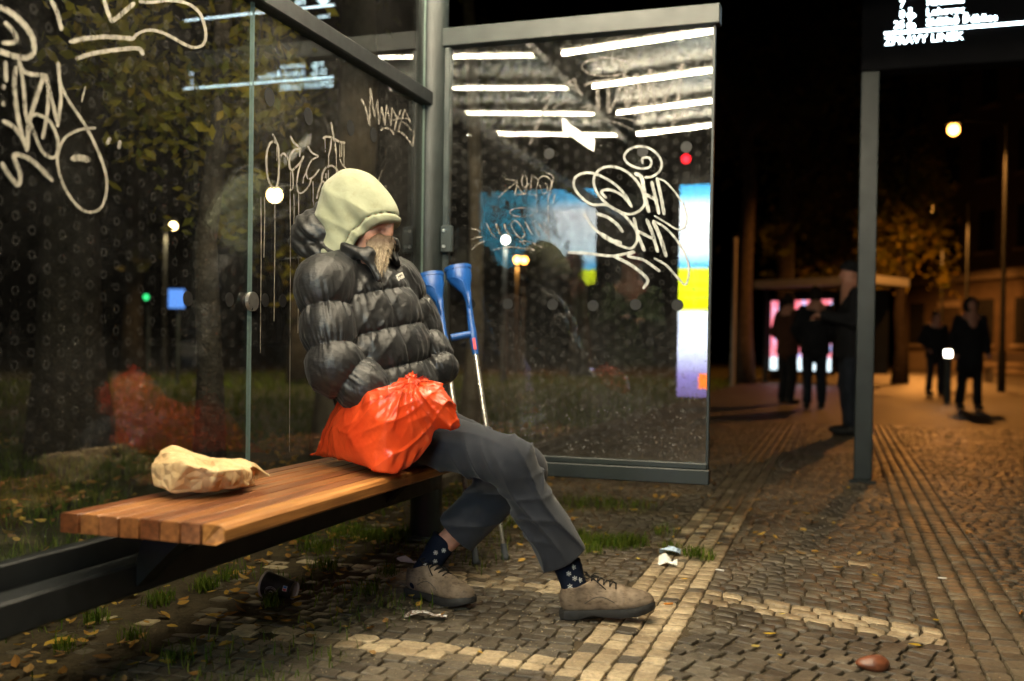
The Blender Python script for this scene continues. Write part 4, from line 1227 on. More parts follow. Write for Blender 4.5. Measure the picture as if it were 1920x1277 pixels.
# zip puller, cuff tag and the chest patch
cp = []
def on_surface(fn, px, py, Y0, Y1, n=240):
    d = ray(px, py); ys = np.linspace(Y0, Y1, n); pts_ = CAM_P + d[None, :] * (ys / d[1])[:, None]
    v_ = fn(pts_); i = np.argmax(v_ < 0)
    return pts_[i]
pa = [on_surface(jacket, *q, 2.9, 3.7) for q in ((733, 524), (757, 510), (758, 516), (735.5, 531))]
nn = unit(np.cross(pa[1] - pa[0], pa[3] - pa[0])); nn = nn if nn[1] < 0 else -nn
pc = sum(pa) / 4
ex = unit(pa[1] - pa[0]); ey = np.cross(nn, ex)
if ey[2] < 0: ey = -ey
pm = MB(); pm.box(pc + nn * .009, ex, ey, nn, .028, .0105, .0012)
patch = pm.build('chest_patch', MAT['paint_white'], man)
lm = MB()
for i, wl in enumerate((3, 2, 4, 3, 2, 3)):      # worn, unreadable letters
    x0 = -.019 + i * .0066
    for j in range(wl):
        lm.box(pc + nn * .0108 + ex * (x0 + .0012 * (j % 2) * 2) + ey * (.0035 - .0026 * (j // 1) * .8), ex, ey, nn, .0016 if j % 2 else .0009, .0009, .0004)
lm.build('patch_lettering', MAT['soft_black'], patch)
# hoodie hood over the head
hc = pt(666, 394, 3.36); fh = pt(712, 402, 3.345)
n_op = unit(pt(712, 478, 3.34) - pt(680, 398, 3.36) + np.array([.012, -.008, 0])); p_op = pt(702, 445, 3.35)
n_op = unit(np.array([.60, -.12, -.79]))
def hood_outer(P):
    d = ellip(P, hc, (.113, .105, .118))
    d = smin(d, ellip(P, fh, (.068, .085, .062)), .06)
    d = smin(d, ellip(P, pt(650, 356, 3.36), (.06, .07, .055)), .07)
    d = smin(d, rcone(P, pt(640, 420, 3.36), pt(640, 475, 3.345), .078, .074), .05)
    d = smin(d, rcone(P, pt(640, 425, 3.36), pt(668, 466, 3.33), .06, .06), .04)
    d = d + .0045 * sinnoise(P, 24, 51, 5) + crease(P, unit(np.array([.55, -.1, .8])), 55, 81, .009, 2.0) + .003 * np.sin((P @ unit(np.array([.75, -.2, .65]))) * 95 + 2.2 * sinnoise(P, 13, 4, 4)) * np.clip(sinnoise(P, 12, 6, 4) + .2, 0, 1)
    # seam from crown to brim
    return d
def hood(P):
    o_ = hood_outer(P); wq = (P - p_op) @ unit(np.array([.79, 0, .60])); pl_ = (P - p_op) @ n_op + .010 - 3.0 * wq ** 2
    shell = np.maximum(o_, -(o_ + .012))
    d = np.maximum(shell, pl_)
    band = smax(np.abs(o_ + .003) - .0095, np.abs(pl_ + .011) - .014, .006)
    d = smin(d, band, .003) + .006 * np.exp(-((pl_ + .031) / .0035) ** 2)
    return d
sdf_obj('hood', hood, hc - np.array([.18, .16, .17]), hc + np.array([.2, .16, .17]), .0045, MAT['hood_cotton'], man, 1)
def hoodie_neck(P):      # hoodie fabric at the throat
    return rcone(P, pt(648, 452, 3.36), pt(676, 492, 3.36), .062, .05) + .002 * sinnoise(P, 40, 2, 4)
# body: one continuous mesh (head with face, neck, trunk, limbs)
HR, HL = pt(742, 826, 3.27), pt(775, 822, 3.46)
HR[2], HL[2] = .60, .60
KR, KL = pt(957, 866, 3.15), pt(978, 882, 3.40)
AR, AL = pt(1068, 1072, 3.21), gp(786, 1112) * 0 + pt(812, 1040, 3.43)
head_c = pt(682, 416, 3.355)
hf = unit(np.array([.80, -.30, -.50])); hup = unit(np.array([.45, -.15, .88])); hl_ = np.cross(hup, hf)
nose = pt(729, 438, 3.315)
def body(P):
    d = ellip(P, head_c, (.096, .075, .11), np.array([hf, hl_, hup]))
    d = smin(d, ellip(P, head_c + hf * .055 - hup * .055, (.05, .052, .05), np.array([hf, hl_, hup])), .03)
    d = smin(d, rcone(P, nose - hf * .008 + hup * .035, nose, .010, .0165), .014)
    d = smin(d, ellip(P, nose - hf * .012 + hl_ * .011, (.012, .010, .010)), .008); d = smin(d, ellip(P, nose - hf * .012 - hl_ * .011, (.012, .010, .010)), .008)
    for sg in (-1, 1):
        d = smin(d, ellip(P, head_c + hf * .065 + hl_ * sg * .036 - hup * .022, (.026, .024, .022)), .02)          # cheeks
        d = np.maximum(d, -ellip(P, head_c + hf * .092 + hl_ * sg * .03 + hup * .012, (.016, .016, .010)))        # eye sockets
        d = smin(d, ellip(P, head_c + hf * .072 + hl_ * sg * .03 + hup * .010, (.013, .013, .011)), .004)         # closed lids
        d = smin(d, ellip(P, head_c + hl_ * sg * .076 - hup * .012, (.02, .01, .03), np.array([hf, hl_, hup])), .006)  # ears
    d = smin(d, rcone(P, head_c - hup * .06, neck, .055, .06), .03)
    d = smin(d, rcone(P, neck - spine * .05, pel, .09, .11), .05)
    for a, b, r1, r2 in ((SR, ER, .05, .04), (ER, WR, .04, .03), (SL, EL_, .05, .04), (EL_, WL, .04, .03), (HR, KR, .07, .052), (HL, KL, .07, .052), (KR, AR, .05, .036), (KL, AL, .05, .036), (neck, SR, .05, .05), (neck, SL, .05, .05), (pel, HR, .09, .075), (pel, HL, .09, .075)):
        d = smin(d, rcone(P, a, b, r1, r2), .03)
    return d
bl = np.array([pel, neck, SR, ER, WR, SL, EL_, WL, HR, HL, KR, KL, AR, AL, head_c, nose])
sdf_obj('body', body, bl.min(0) - .13, bl.max(0) + .13, .0075, MAT['skin'], man, 1)
sdf_obj('hoodie_neck', hoodie_neck, pt(690, 500, 3.34) - .16, pt(690, 480, 3.34) + .16, .006, MAT['hood_cotton'], man, 1)
# finer face piece is part of the body silhouette under the brim; beard and moustache as hair
bt = pt(712, 506, 3.25)
def beard_core(P):
    a = pt(709, 461, 3.305)
    d = smin(rcone(P, a, pt(712, 484, 3.28), .036, .022), rcone(P, pt(711, 484, 3.29), bt, .022, .004), .02)
    d = smin(d, rcone(P, pt(690, 450, 3.32), a, .020, .032), .02)
    d = smin(d, rcone(P, nose + np.array([-.002, -.002, -.018]), nose + np.array([-.04, .0, -.026]), .014, .018), .012)
    d = smin(d, rcone(P, nose + np.array([-.002, .0, -.015]), nose + np.array([.0, .03, -.03]), .010, .010), .012)
    return d + .002 * sinnoise(P, 120, 3, 5)
bd = sdf_obj('beard', beard_core, pt(700, 470, 3.3) - .1, pt(700, 470, 3.3) + .1, .0035, MAT['beard_hair'], man, 1)
bv = np.array([v.co[:] for v in bd.data.vertices]); bn = np.array([v.normal[:] for v in bd.data.vertices])
sv, sf = [], []
for k in range(1500):
    i = prng.randrange(len(bv)); p = bv[i]; n_ = bn[i]
    if n_[1] > .5: continue
    tipdir = unit(bt - p + np.array([0, 0, -.03]))
    ln = prng.uniform(.012, .034)
    d = unit(tipdir * .85 + n_ * prng.uniform(.05, .4) + np.array([prng.gauss(0, .16), prng.gauss(0, .16), prng.gauss(0, .08)]))
    w = unit(np.cross(d, [0, 1, 0])) * prng.uniform(.0005, .0011)
    b = len(sv); m1 = p + d * ln * .55 + n_ * .002
    sv += [p - w, p + w, m1 - w * .8, m1 + w * .8, p + d * ln]
    sf += [(b, b + 1, b + 3, b + 2), (b + 2, b + 3, b + 4)]
new_obj('beard_strands', mesh('beard_strands', sv, sf, [MAT['beard_hair']]), bd)['kind'] = 'stuff'

# ------------------------------------------------------------------ trousers
def folds(P, base, ax, freq, seed, amp):
    return amp * np.sin((P @ ax) * freq + 2.3 * sinnoise(P, 16, seed, 4)) * np.clip(sinnoise(P, 11, seed + 1, 4) * .6 + .5, 0, 1)
shinR, shinL = unit(AR - KR), unit(AL - KL); thR, thL = unit(KR - HR), unit(KL - HL)
hemR = pt(1052, 1048, 3.21); hemL = KL + (AL - KL) * .74
def leg(P, H, K, A, r, seed, rh, endcut):
    d1 = rcone(P, H, K, r[0], r[1]); d2 = rcone(P, K, A, r[2], rh)
    d = smin(d1, d2, .045)
    ks = np.exp(-(np.linalg.norm(P - K, axis=1) / .13) ** 2)
    d = d + 3 * crease(P, unit(unit(K - H) * .9 - unit(A - K) * .5 + np.array([0, .2, .1])), 95, seed, .009) * (ks + .12)
    d = d + 1.3 * crease(P, unit(unit(K - H) + np.array([0, 0, .8])), 68, seed + 9, .010)
    d = d + 1.5 * crease(P, unit(np.cross(unit(A - K), [0, 1, 0]) + unit(A - K) * .9), 66, seed + 4, .009)
    d = d + crease(P, unit(np.cross(unit(A - K), [0, 1, 0]) * .6 - unit(A - K) * .9), 80, seed + 14, .009)
    # side seam ridge
    return np.maximum(d, endcut)
def trousers(P):
    cR = (P - hemR) @ shinR
    cL = (P - hemL) @ shinL
    hipsR = leg(P, HR, KR, KR + (AR - KR) * 1.05, (.102, .078, .070), 21, .076, np.where((P - KR) @ shinR > 0, cR, -1))
    hipsL = leg(P, HL, KL, AL, (.10, .082, .078), 31, .083, np.where((P - KL) @ shinL > 0, cL, -1))
    d = np.minimum(hipsR, hipsL)
    pv = smin(ellip(P, pel + np.array([.02, -.01, -.03]), (.15, .16, .12)), np.minimum(hipsR, hipsL), .04)
    # hollow the hems
    iR = np.linalg.norm(np.cross(P - hemR, shinR), axis=1) - .056; iR = np.maximum(iR, -(cR + .03))
    iL = np.linalg.norm(np.cross(P - hemL, shinL), axis=1) - .056; iL = np.maximum(iL, -(cL + .03))
    d = np.maximum(pv, -iR); d = np.maximum(d, -iL)
    return np.maximum(d, .470 - P[:, 2] - 10 * ((P @ V) > -1.285))   # rests on the seat
tl = np.array([pel, HR, HL, KR, KL, hemR, hemL])
sdf_obj('trousers', trousers, tl.min(0) - .17, tl.max(0) + .14, .0046, MAT['trouser_cloth'], man, 1)
# hem stitching
def ringpts(c_, ax, r_, n=40):
    a = unit(np.cross(ax, [.2, 1, .1])); b = np.cross(ax, a)
    return [c_ + r_ * (math.cos(i * 2 * math.pi / n) * a + math.sin(i * 2 * math.pi / n) * b) for i in range(n + 1)]
# ------------------------------------------------------------------ shoes and socks
def make_shoe(parent, heel, yaw, pitch, side):
    M_ = Matrix.Translation(heel) @ Matrix.Rotation(yaw, 4, 'Z') @ Matrix.Rotation(-pitch, 4, 'Y')
    Mi = np.array(M_)
    def tw(p): p = np.array(p, float); return Mi[:3, :3] @ p + Mi[:3, 3]
    def upper(P):
        d = ellip(P, (.052, 0, .062), (.056, .037, .06))
        d = smin(d, ellip(P, (.145, .002 * side, .055), (.09, .043, .048)), .03)
        d = smin(d, ellip(P, (.225, .006 * side, .045), (.074, .047, .038)), .03)
        d = smin(d, rcone(P, np.array([.058, 0, .07]), np.array([.055, 0, .102]), .042, .043), .015)
        d = smin(d, rcone(P, np.array([.100, 0, .102]), np.array([.185, .003 * side, .066]), .028, .024), .02)
        # crease folds over the toes
        d = d + .0022 * np.sin(P[:, 0] * 150 + 1.5 * sinnoise(P, 40, 8, 4)) * np.exp(-((P[:, 0] - .195) / .03) ** 2) * (P[:, 2] > .05)
        # eyelet facing: raised quarter panel
        qd = np.maximum(np.abs(P[:, 0] - .115 - (P[:, 2] - .08) * -.35) - .038, .058 - P[:, 2])
        d = d - .0022 * (1 / (1 + np.exp(np.clip(qd / .0015, -30, 30))))
        d = smax(d, -(P[:, 2] - .026), .004)
        # shaft opening
        op = rcone(P, np.array([.058, 0, .088]), np.array([.05, 0, .2]), .034, .042)
        d = smax(d, -op, .004)
        d = smax(d, P[:, 2] - .108 - (P[:, 0] - .05) * .22 + .12 * np.maximum(0, .03 - np.abs(P[:, 0] - .055)), .006)
        return d
    vv, ff = surface(upper, (-.02, -.07, .01), (.32, .07, .16), .0042)
    vv = vv @ Mi[:3, :3].T + Mi[:3, 3]
    sh = new_obj('shoe', fast_mesh('shoe', vv, ff, [MAT['shoe_leather']], True), parent)
    # sole with heel block and toe spring
    out = [(-.008, 0), (-.004, .022), (.012, .036), (.05, .040), (.10, .038), (.15, .042), (.20, .051), (.24, .053), (.272, .045), (.294, .026), (.302, .0)]
    ol = [(x, y + (.004 * side if x > .1 else 0)) for x, y in out] + [(x, -y + (.004 * side if x > .1 else 0)) for x, y in out[-2:0:-1]]
    def zb(x): return 0.0 if x < .085 else (.013 if x < .12 else .004 + .00 * x if x < .2 else .004 + (x - .2) ** 2 * 1.6)
    m_ = MB(); n_ = len(ol)
    ringz = [lambda x: zb(x), lambda x: zb(x) + .004, lambda x: .024 + (max(0, x - .2) ** 2) * 1.5, lambda x: .030 + (max(0, x - .2) ** 2) * 1.5]
    scl = [.97, 1.0, 1.0, .965]
    vv = []
    for zf, sc_ in zip(ringz, scl): vv += [tw(((x - .14) * sc_ + .14, y * sc_, zf(x))) for x, y in ol]
    fs = [(r_ * n_ + i, r_ * n_ + (i + 1) % n_, (r_ + 1) * n_ + (i + 1) % n_, (r_ + 1) * n_ + i) for r_ in range(3) for i in range(n_)]
    fs += [tuple(range(n_))[::-1], tuple(range(3 * n_, 4 * n_))]
    m_.add(vv, fs); auto_smooth(m_.build('sole', MAT['shoe_sole'], sh), 35)
    # laces
    def surf(x, y):
        zs = np.linspace(.16, .04, 240); P = np.stack([np.full(240, x), np.full(240, y), zs], 1)
        i = np.argmax(upper(P) < 0); return np.array([x, y, zs[i] + .003])
    lc = MB()
    for k in range(5):
        x = .105 + k * .019
        pts_ = [surf(x, yy * .024) for yy in (-1, -.5, 0, .5, 1)]
        lc.tube([tw(p) for p in pts_], .0022, 6)
        if k < 4:
            lc.tube([tw(surf(x, -.022)), tw(surf(x + .01, 0) + np.array([0, 0, .003])), tw(surf(x + .019, .022))], .002, 6)
    b0 = surf(.100, 0) + np.array([0, 0, .004])
    for sg in (-1, 1):
        lc.tube([tw(b0 + np.array(q)) for q in ((0, 0, 0), (-.012, sg * .015, .014), (-.02, sg * .03, .012), (-.008, sg * .028, .002), (.0, sg * .004, .002))], .002, 6)
        lc.tube([tw(b0 + np.array(q)) for q in ((0, 0, .002), (.014, sg * .014, .010), (.030, sg * .022, .006))], .0019, 6)
        lc.tube([tw(b0 + np.array(q)) for q in ((0, 0, .002), (.02, sg * .03, -.004), (.038, sg * .038, -.02), (.05, sg * .042, -.03))], .0019, 6)
    lc.build('lace', MAT['lace'], sh, True)
    # quarter stitching line, raised welt
    for yy in (-1, 1):
        ln_ = []
        for x in np.linspace(.08, .175, 14):
            z0 = .052 + .02 * math.sin((x - .08) * 33)
            ys = np.linspace(.075, .0, 120) * yy; P = np.stack([np.full(120, x), ys, np.full(120, z0)], 1)
            i = np.argmax(upper(P) < 0); ln_.append(tw((x, ys[i] + .0002 * yy, z0)))
        MB().tube(ln_, .0011, 5).build('stitching', MAT['shoe_sole'], sh)
    return tw
hR = gp(1053, 1158); hR[2] = .0
twR = make_shoe(man, hR, math.atan2(-.13, .99), R(4.5), 1)
hL = gp(766, 1114); hL[2] = .0
twL = make_shoe(man, hL, math.atan2(-.62, .785), R(0), -1)
def sock(tw, top, r1, r2, seed):
    a = tw((.056, 0, .06))
    def f(P): return np.maximum(smin(rcone(P, a, top, r1, r2), rcone(P, a, tw((.12, 0, .07)), .034, .025), .02), (P - top) @ unit(top - a)) + .0012 * sinnoise(P, 80, seed, 4)
    lo = np.minimum(a, top) - .07; hi = np.maximum(a, top) + .07
    o = sdf_obj('sock', f, lo, hi, .005, MAT['sock_knit'], man, 1)
    # snowflake print: little crossed strokes on the side facing the street
    ax = unit(top - a); L_ = np.linalg.norm(top - a); m_ = MB()
    for tt, sh_ in ((.36, -.012), (.52, .010), (.68, -.004), (.80, .016), (.44, .024)):
        c0 = a + ax * L_ * tt; side_ = unit(np.cross([0, 1, 0], ax)); out_ = unit(np.array([0, -1, 0]) - ax * (np.array([0, -1, 0]) @ ax))
        c_ = c0 + side_ * sh_
        r_ = r1 + (r2 - r1) * tt
        base = c_ + out_ * (math.sqrt(max(r_ ** 2 - sh_ ** 2, 1e-5)) + .0008)
        for k in range(3):
            an = k * math.pi / 3 + .3; dd = side_ * math.cos(an) + ax * math.sin(an)
            m_.box(base, dd, np.cross(out_, dd), out_, .0085, .0006, .0006)
            for e in (-1, 1): m_.box(base + dd * e * .006, unit(dd + .9 * np.cross(out_, dd)), np.cross(out_, dd), out_, .0025, .0007, .0007)
    m_.build('snowflake_print', MAT['paint_white'], o)
sock(twR, pt(1062, 1052, 3.205), .040, .046, 3)
sock(twL, pt(835, 1008, 3.43), .041, .046, 4)
# ------------------------------------------------------------------ crutches
def crutch(label, tip_px, top_px, topY, flip):
    tip = gp(*tip_px); top = pt(*top_px, topY)
    th_ = thing('crutch', label, 'crutch', tip, 'crutches leaning by the column')
    ax = unit(top - tip); L_ = np.linalg.norm(top - tip)
    wid = unit(np.array([1, -.12, 0]) - ax * (np.array([1, -.12, 0]) @ ax)); dep = np.cross(ax, wid)
    if dep[1] > 0: dep = -dep                       # towards the viewer
    at = lambda d, w=0., e=0.: tip + ax * d + wid * w + dep * e
    zc = L_ - .40                                   # where blue handle section starts
    auto_smooth(MB().tube([at(.03), at(.30)], .0085, 14).build('lower_tube', MAT['alu_tube'], th_))
    auto_smooth(MB().tube([at(.27), at(zc + .02)], .0112, 14).build('upper_tube', MAT['alu_tube'], th_))
    auto_smooth(MB().tube([at(.262), at(.275), at(.30), at(.31)], [.0125, .0145, .0145, .0125], 14).build('collar', MAT['alu_tube'], th_))
    auto_smooth(MB().tube([at(0), at(.006), at(.012), at(.018), at(.06), at(.066)], [.0155, .0175, .0175, .0145, .0125, .010], 16).build('rubber_foot', MAT['rubber_grey'], th_), 30)
    # moulded blue shaft: oval, widening into the forearm cuff
    vv, ff, n_ = [], [], 14
    secs = [(zc - .01, .0140, .0140, 0), (zc + .06, .0165, .0150, 0), (zc + .09, .0185, .0165, 0), (zc + .13, .0150, .0135, .0), (zc + .22, .0130, .0115, .002), (zc + .27, .0150, .0110, .004), (zc + .30, .022, .0105, -.002)]
    for (d, a, b, o_) in secs:
        vv += [at(d, o_ + a * math.cos(k * 2 * math.pi / n_), b * math.sin(k * 2 * math.pi / n_)) for k in range(n_)]
    for i in range(len(secs) - 1):
        ff += [(i * n_ + k, i * n_ + (k + 1) % n_, (i + 1) * n_ + (k + 1) % n_, (i + 1) * n_ + k) for k in range(n_)]
    ff += [tuple(range(n_))[::-1], tuple((len(secs) - 1) * n_ + k for k in range(n_))]
    m_ = MB(); m_.add(vv, ff); auto_smooth(m_.build('shaft', MAT['crutch_blue'], th_), 60)
    # forearm cuff: curved shell, narrow at the shaft, wide at the rim, with a lip
    def shell(secs_, th=.0035):
        vv, ff, n = [], [], 15
        for (d, w, cdep, cx) in secs_:
            for lay in (0, 1):
                for k in range(n):
                    a = math.pi * (k / (n - 1)); r_ = w - th * lay
                    vv.append(at(d, cx + r_ * math.cos(a), -.004 + (cdep - th * lay) * math.sin(a) * 1.0))
        S = 2 * n
        for i in range(len(secs_) - 1):
            for k in range(n - 1):
                for lay in (0, 1):
                    b = i * S + lay * n + k
                    ff.append((b, b + 1, b + S + 1, b + S))
            for k in (0, n - 1): ff.append((i * S + k, i * S + n + k, (i + 1) * S + n + k, (i + 1) * S + k))
        for i in (0, len(secs_) - 1):
            for k in range(n - 1): ff.append((i * S + k, i * S + k + 1, i * S + n + k + 1, i * S + n + k))
        return vv, ff
    m_ = MB(); m_.add(*shell([(zc + .235, .0135, .012, .002), (zc + .275, .019, .016, -.002), (zc + .305, .034, .026, -.012), (zc + .335, .050, .036, -.022), (zc + .352, .056, .040, -.024), (zc + .392, .058, .042, -.024), (zc + .40, .058, .042, -.024)]))
    cuff = m_.build('cuff', MAT['crutch_blue'], th_); auto_smooth(cuff, 50)
    m_ = MB(); m_.add(*shell([(zc + .386, .0605, .0445, -.024), (zc + .402, .0615, .0455, -.024)], .006)); auto_smooth(m_.build('rim', MAT['crutch_blue'], cuff), 50)
    m_ = MB(); rb = []
    for k in range(10):
        f = k / 9; rb.append(at(zc + .352 - .035 * f * f, -.080 + .075 * f, .008 + .036 * math.sin(f * 1.7)))
    m_.tube(rb + [at(zc + .20, .004, .013)], .0028, 6); m_.build('rib', MAT['crutch_blue'], cuff, True)
    # hand grip sticking out, with the red sticker on the shaft
    g0, g1 = at(zc + .085, -.008, .004), at(zc + .078, -.096, .02)
    auto_smooth(MB().tube([g0, g0 + (g1 - g0) * .3, g0 + (g1 - g0) * .7, g0 + (g1 - g0) * .96, g1], [.015, .0155, .0165, .0165, .011], 14).build('hand_grip', MAT['crutch_blue'], th_), 50)
    c_ = at(zc + .035, .003, .0152)
    MB().box(c_, ax, wid, dep, .026, .0065, .0012).build('sticker', MAT['crutch_red'], th_)
    return th_
crutch('right crutch with blue cuff and grip standing before the end glass panel', (948, 1050), (868, 500), 4.40, 1)
crutch('left crutch with blue cuff against the column, half hidden by the jacket', (893, 1058), (816, 514), 4.36, 1)

# ------------------------------------------------------------------ orange plastic bag
bagc = pt(700, 850, 3.1); bagc[2] = SEAT
def pset(lst): return np.array([pt(a, b, c_) for a, b, c_ in lst])
B1 = pset([(592, 846, 3.30), (700, 880, 2.97), (737, 893, 2.965), (822, 795, 3.06), (610, 795, 3.24), (640, 748, 3.2), (700, 742, 3.02), (760, 735, 3.0), (785, 742, 3.12), (650, 800, 3.05), (660, 830, 3.02), (640, 860, 3.12), (800, 760, 3.02), (775, 870, 3.04), (806, 835, 3.05), (640, 845, 3.34), (725, 800, 2.955), (690, 770, 3.0)])
B1[:, 2] = np.maximum(B1[:, 2], SEAT + .012)
B2 = pset([(765, 722, 3.12), (800, 712, 3.06), (828, 720, 3.06), (850, 760, 3.05), (862, 800, 3.05), (830, 806, 3.04), (808, 800, 3.06), (775, 770, 3.06), (790, 740, 3.00), (835, 760, 3.0), (845, 795, 3.01), (800, 780, 3.02)])
PL1, PL2 = hull_planes(B1), hull_planes(B2)
bdir = unit(pt(737, 890, 2.97) - pt(770, 720, 3.08))
KNOT = pt(773, 716, 3.06); kb1 = unit(np.array([1, 0, .2])); kb2 = unit(np.array([.15, -.35, -.9]))
def ridge(x, pw):
    t = 1 - np.abs(2 * (x - np.floor(x)) - 1); return t ** pw - 1 / (pw + 1)
def bag_f(P):
    d1 = hull_sdf(P, PL1, .004, .009)
    d2 = hull_sdf(P, PL2, .006, .012)
    d = smin(d1, d2, .018)
    # bunched neck and ears
    d = smin(d, rcone(P, pt(772, 745, 3.06), pt(773, 708, 3.06), .03, .014), .015)
    d = smin(d, rcone(P, pt(700, 755, 3.04), pt(765, 728, 3.06), .03, .026), .02)
    d = smin(d, rcone(P, pt(586, 853, 3.33), pt(620, 845, 3.27), .005, .02), .02)
    up = np.clip((P[:, 2] - (SEAT + .02)) / .12, .15, 1)
    kq = P - KNOT; rr_ = np.linalg.norm(kq, axis=1); an = np.arctan2(kq @ kb2, kq @ kb1)
    d = d - .0075 * crumple(P, 13, 3, 4) * up
    d = d - ridge(an * 2.1 + .55 * sinnoise(P, 9, 4, 4), 5) * (.012 * np.exp(-rr_ / .08) + .003) * up
    d = d - ridge(an * 4.3 + .7 * sinnoise(P, 12, 14, 4) + .3, 6) * (.006 * np.exp(-rr_ / .08) + .002) * up
    d = d - ridge((P @ unit(np.array([.5, .3, .8]))) * 6.5 + .8 * sinnoise(P, 10, 24, 4), 7) * .008 * np.clip(sinnoise(P, 9, 34, 4) + .1, 0, 1)
    d = d - ridge((P @ unit(np.array([-.5, .4, .7]))) * 11 + .8 * sinnoise(P, 14, 25, 4), 7) * .005 * np.clip(sinnoise(P, 12, 35, 4) + .1, 0, 1)
    d = d - .004 * np.sin((P @ unit(np.array([.5, .5, -.2]))) * 130 + 2 * sinnoise(P, 18, 2, 4)) * np.clip(1 - np.abs(P[:, 2] - SEAT - .05) / .05, 0, 1) * (P[:, 0] > -.4)
    for fx, sd, am in (((.7, .5, .5), 44, .0034), ((-.3, .6, .8), 46, .003), ((.9, -.2, -.4), 48, .003)):
        d = d - ridge((P @ unit(np.array(fx))) * 21 + 1.1 * sinnoise(P, 17, sd, 4), 5) * am * np.clip(sinnoise(P, 13, sd + 1, 4) + .3, 0, 1)
    return np.maximum(d, SEAT + .002 - P[:, 2] - 10 * ((P @ V) > -1.262))
bg_ = np.concatenate([B1, B2])
bag = sdf_obj('plastic_bag', bag_f, bg_.min(0) - .04, bg_.max(0) + .045, .0038, MAT['orange_plastic'], None, 0)
auto_smooth(bag, 60)
tag(bag, 'crumpled shiny orange plastic bag on the bench beside the person', 'bag')
# ------------------------------------------------------------------ paper bag
PBp = np.array([pt(q[0], q[1] + 12, q[2]) for q in [(284, 866, 2.56), (288, 898, 2.54), (318, 912, 2.50), (362, 908, 2.52), (300, 832, 2.60), (322, 822, 2.64), (352, 828, 2.66), (400, 846, 2.70), (436, 858, 2.74), (350, 862, 2.48), (405, 878, 2.52), (430, 896, 2.60), (395, 906, 2.55), (330, 850, 2.74), (300, 880, 2.70), (440, 880, 2.76)]])
PBq = np.array([pt(q[0], q[1] + 10, q[2] - .04) for q in [(395, 850, 2.68), (430, 857, 2.74), (452, 849, 2.76), (484, 864, 2.80), (508, 882, 2.83), (484, 893, 2.74), (440, 902, 2.62), (400, 904, 2.58), (410, 875, 2.54), (460, 872, 2.66), (440, 893, 2.82)]])
for A_ in (PBp, PBq): A_[:, 2] = np.maximum(A_[:, 2], SEAT + .004)
QP, QQ = hull_planes(PBp), hull_planes(PBq)
opd = unit(pt(500, 878, 2.78) - pt(440, 872, 2.68))
def paper_f(P):
    d1, d2 = hull_sdf(P, QP, .001, .003), hull_sdf(P, QQ, .001, .003)
    d = smin(d1, d2, .012)
    d = d - .006 * crumple(P, 18, 31, 4) - .0035 * crumple(P, 62, 35, 4) - ridge((P @ unit(np.array([.2, .6, .8]))) * 9 + .8 * sinnoise(P, 14, 25, 4), 6) * .006 - ridge((P @ unit(np.array([.8, -.3, .3]))) * 8 + .8 * sinnoise(P, 14, 27, 4), 6) * .005
    # open mouth at the far end
    hole = ellip(P, pt(478, 884, 2.76), (.050, .05, .028))
    hole = np.maximum(hole, -(P[:, 0] + 20))
    d = smax(d, -ellip(P, pt(490, 893, 2.72), (.075, .036, .026), frame(opd)), .002)
    return np.maximum(d, SEAT + .002 - P[:, 2])
pp = np.concatenate([PBp, PBq])
pb = sdf_obj('paper_bag', paper_f, pp.min(0) - .025, pp.max(0) + .025, .0034, MAT['brown_paper'], None, 0)
auto_smooth(pb, 34)
tag(pb, 'crumpled brown paper bag lying at the back of the bench', 'paper bag')
# ------------------------------------------------------------------ paper cup on its side
c0, c1 = gp(492, 1112), gp(552, 1112)
cupm = pt(487, 1090, 2.98), pt(553, 1100, 2.93)
rim_c, bot_c = gp(500, 1120), gp(560, 1118)
ca = gp(498, 1118); ca = np.array([ca[0], ca[1], .043]); cdir = unit(np.array([.93, -.36, -.10]))
cup = thing('paper_cup', 'black disposable paper cup lying on its side by the kerb grass', 'cup', (ca[0], ca[1], 0))
prof = [(0, .0425), (.0, .045), (.003, .0465), (.006, .045), (.007, .0428), (.112, .0305), (.116, .0305), (.116, .0285), (.108, .0280)]
def lathe(prof_, o_, ax, n=30):
    a = unit(np.cross(ax, [0, 0, 1.0])); b = np.cross(ax, a); vv, ff = [], []
    for x, r_ in prof_: vv += [o_ + ax * x + r_ * (math.cos(k * 2 * math.pi / n) * a + math.sin(k * 2 * math.pi / n) * b) for k in range(n)]
    for i in range(len(prof_) - 1): ff += [(i * n + k, i * n + (k + 1) % n, (i + 1) * n + (k + 1) % n, (i + 1) * n + k) for k in range(n)]
    return vv, ff, n
vv, ff, n_ = lathe([(.006, .0436), (.112, .0305), (.1165, .0302)], ca, cdir); m_ = MB(); m_.add(vv, ff); auto_smooth(m_.build('wall', MAT['cup_paper'], cup), 40)
vv, ff, n_ = lathe([(.007, .0430), (.002, .0430), (-.001, .0445), (.001, .0470), (.005, .0468), (.008, .0440)], ca, cdir); m_ = MB(); m_.add(vv, ff); auto_smooth(m_.build('rim', MAT['cup_rim'], cup), 60)
vv, ff, n_ = lathe([(.004, .0428), (.10, .0305), (.10, .0001)], ca, cdir); m_ = MB(); m_.add(vv, ff); auto_smooth(m_.build('inside', MAT['cup_inside'], cup), 40)
vv, ff, n_ = lathe([(.1166, .0303), (.1168, .0286), (.110, .0282), (.110, .0001)], ca, cdir); m_ = MB(); m_.add(vv, ff); m_.build('bottom', MAT['cup_inside'], cup)
def on_cup(x, ang):
    a = unit(np.cross(cdir, [0, 0, 1.0])); b = np.cross(cdir, a)
    if a[1] > 0: a, b = -a, b
    b = b if b[2] > 0 else -b
    r_ = .0436 + (.0305 - .0436) * (x - .006) / .106 + .0006
    return ca + cdir * x + r_ * (math.cos(ang) * a + math.sin(ang) * b)
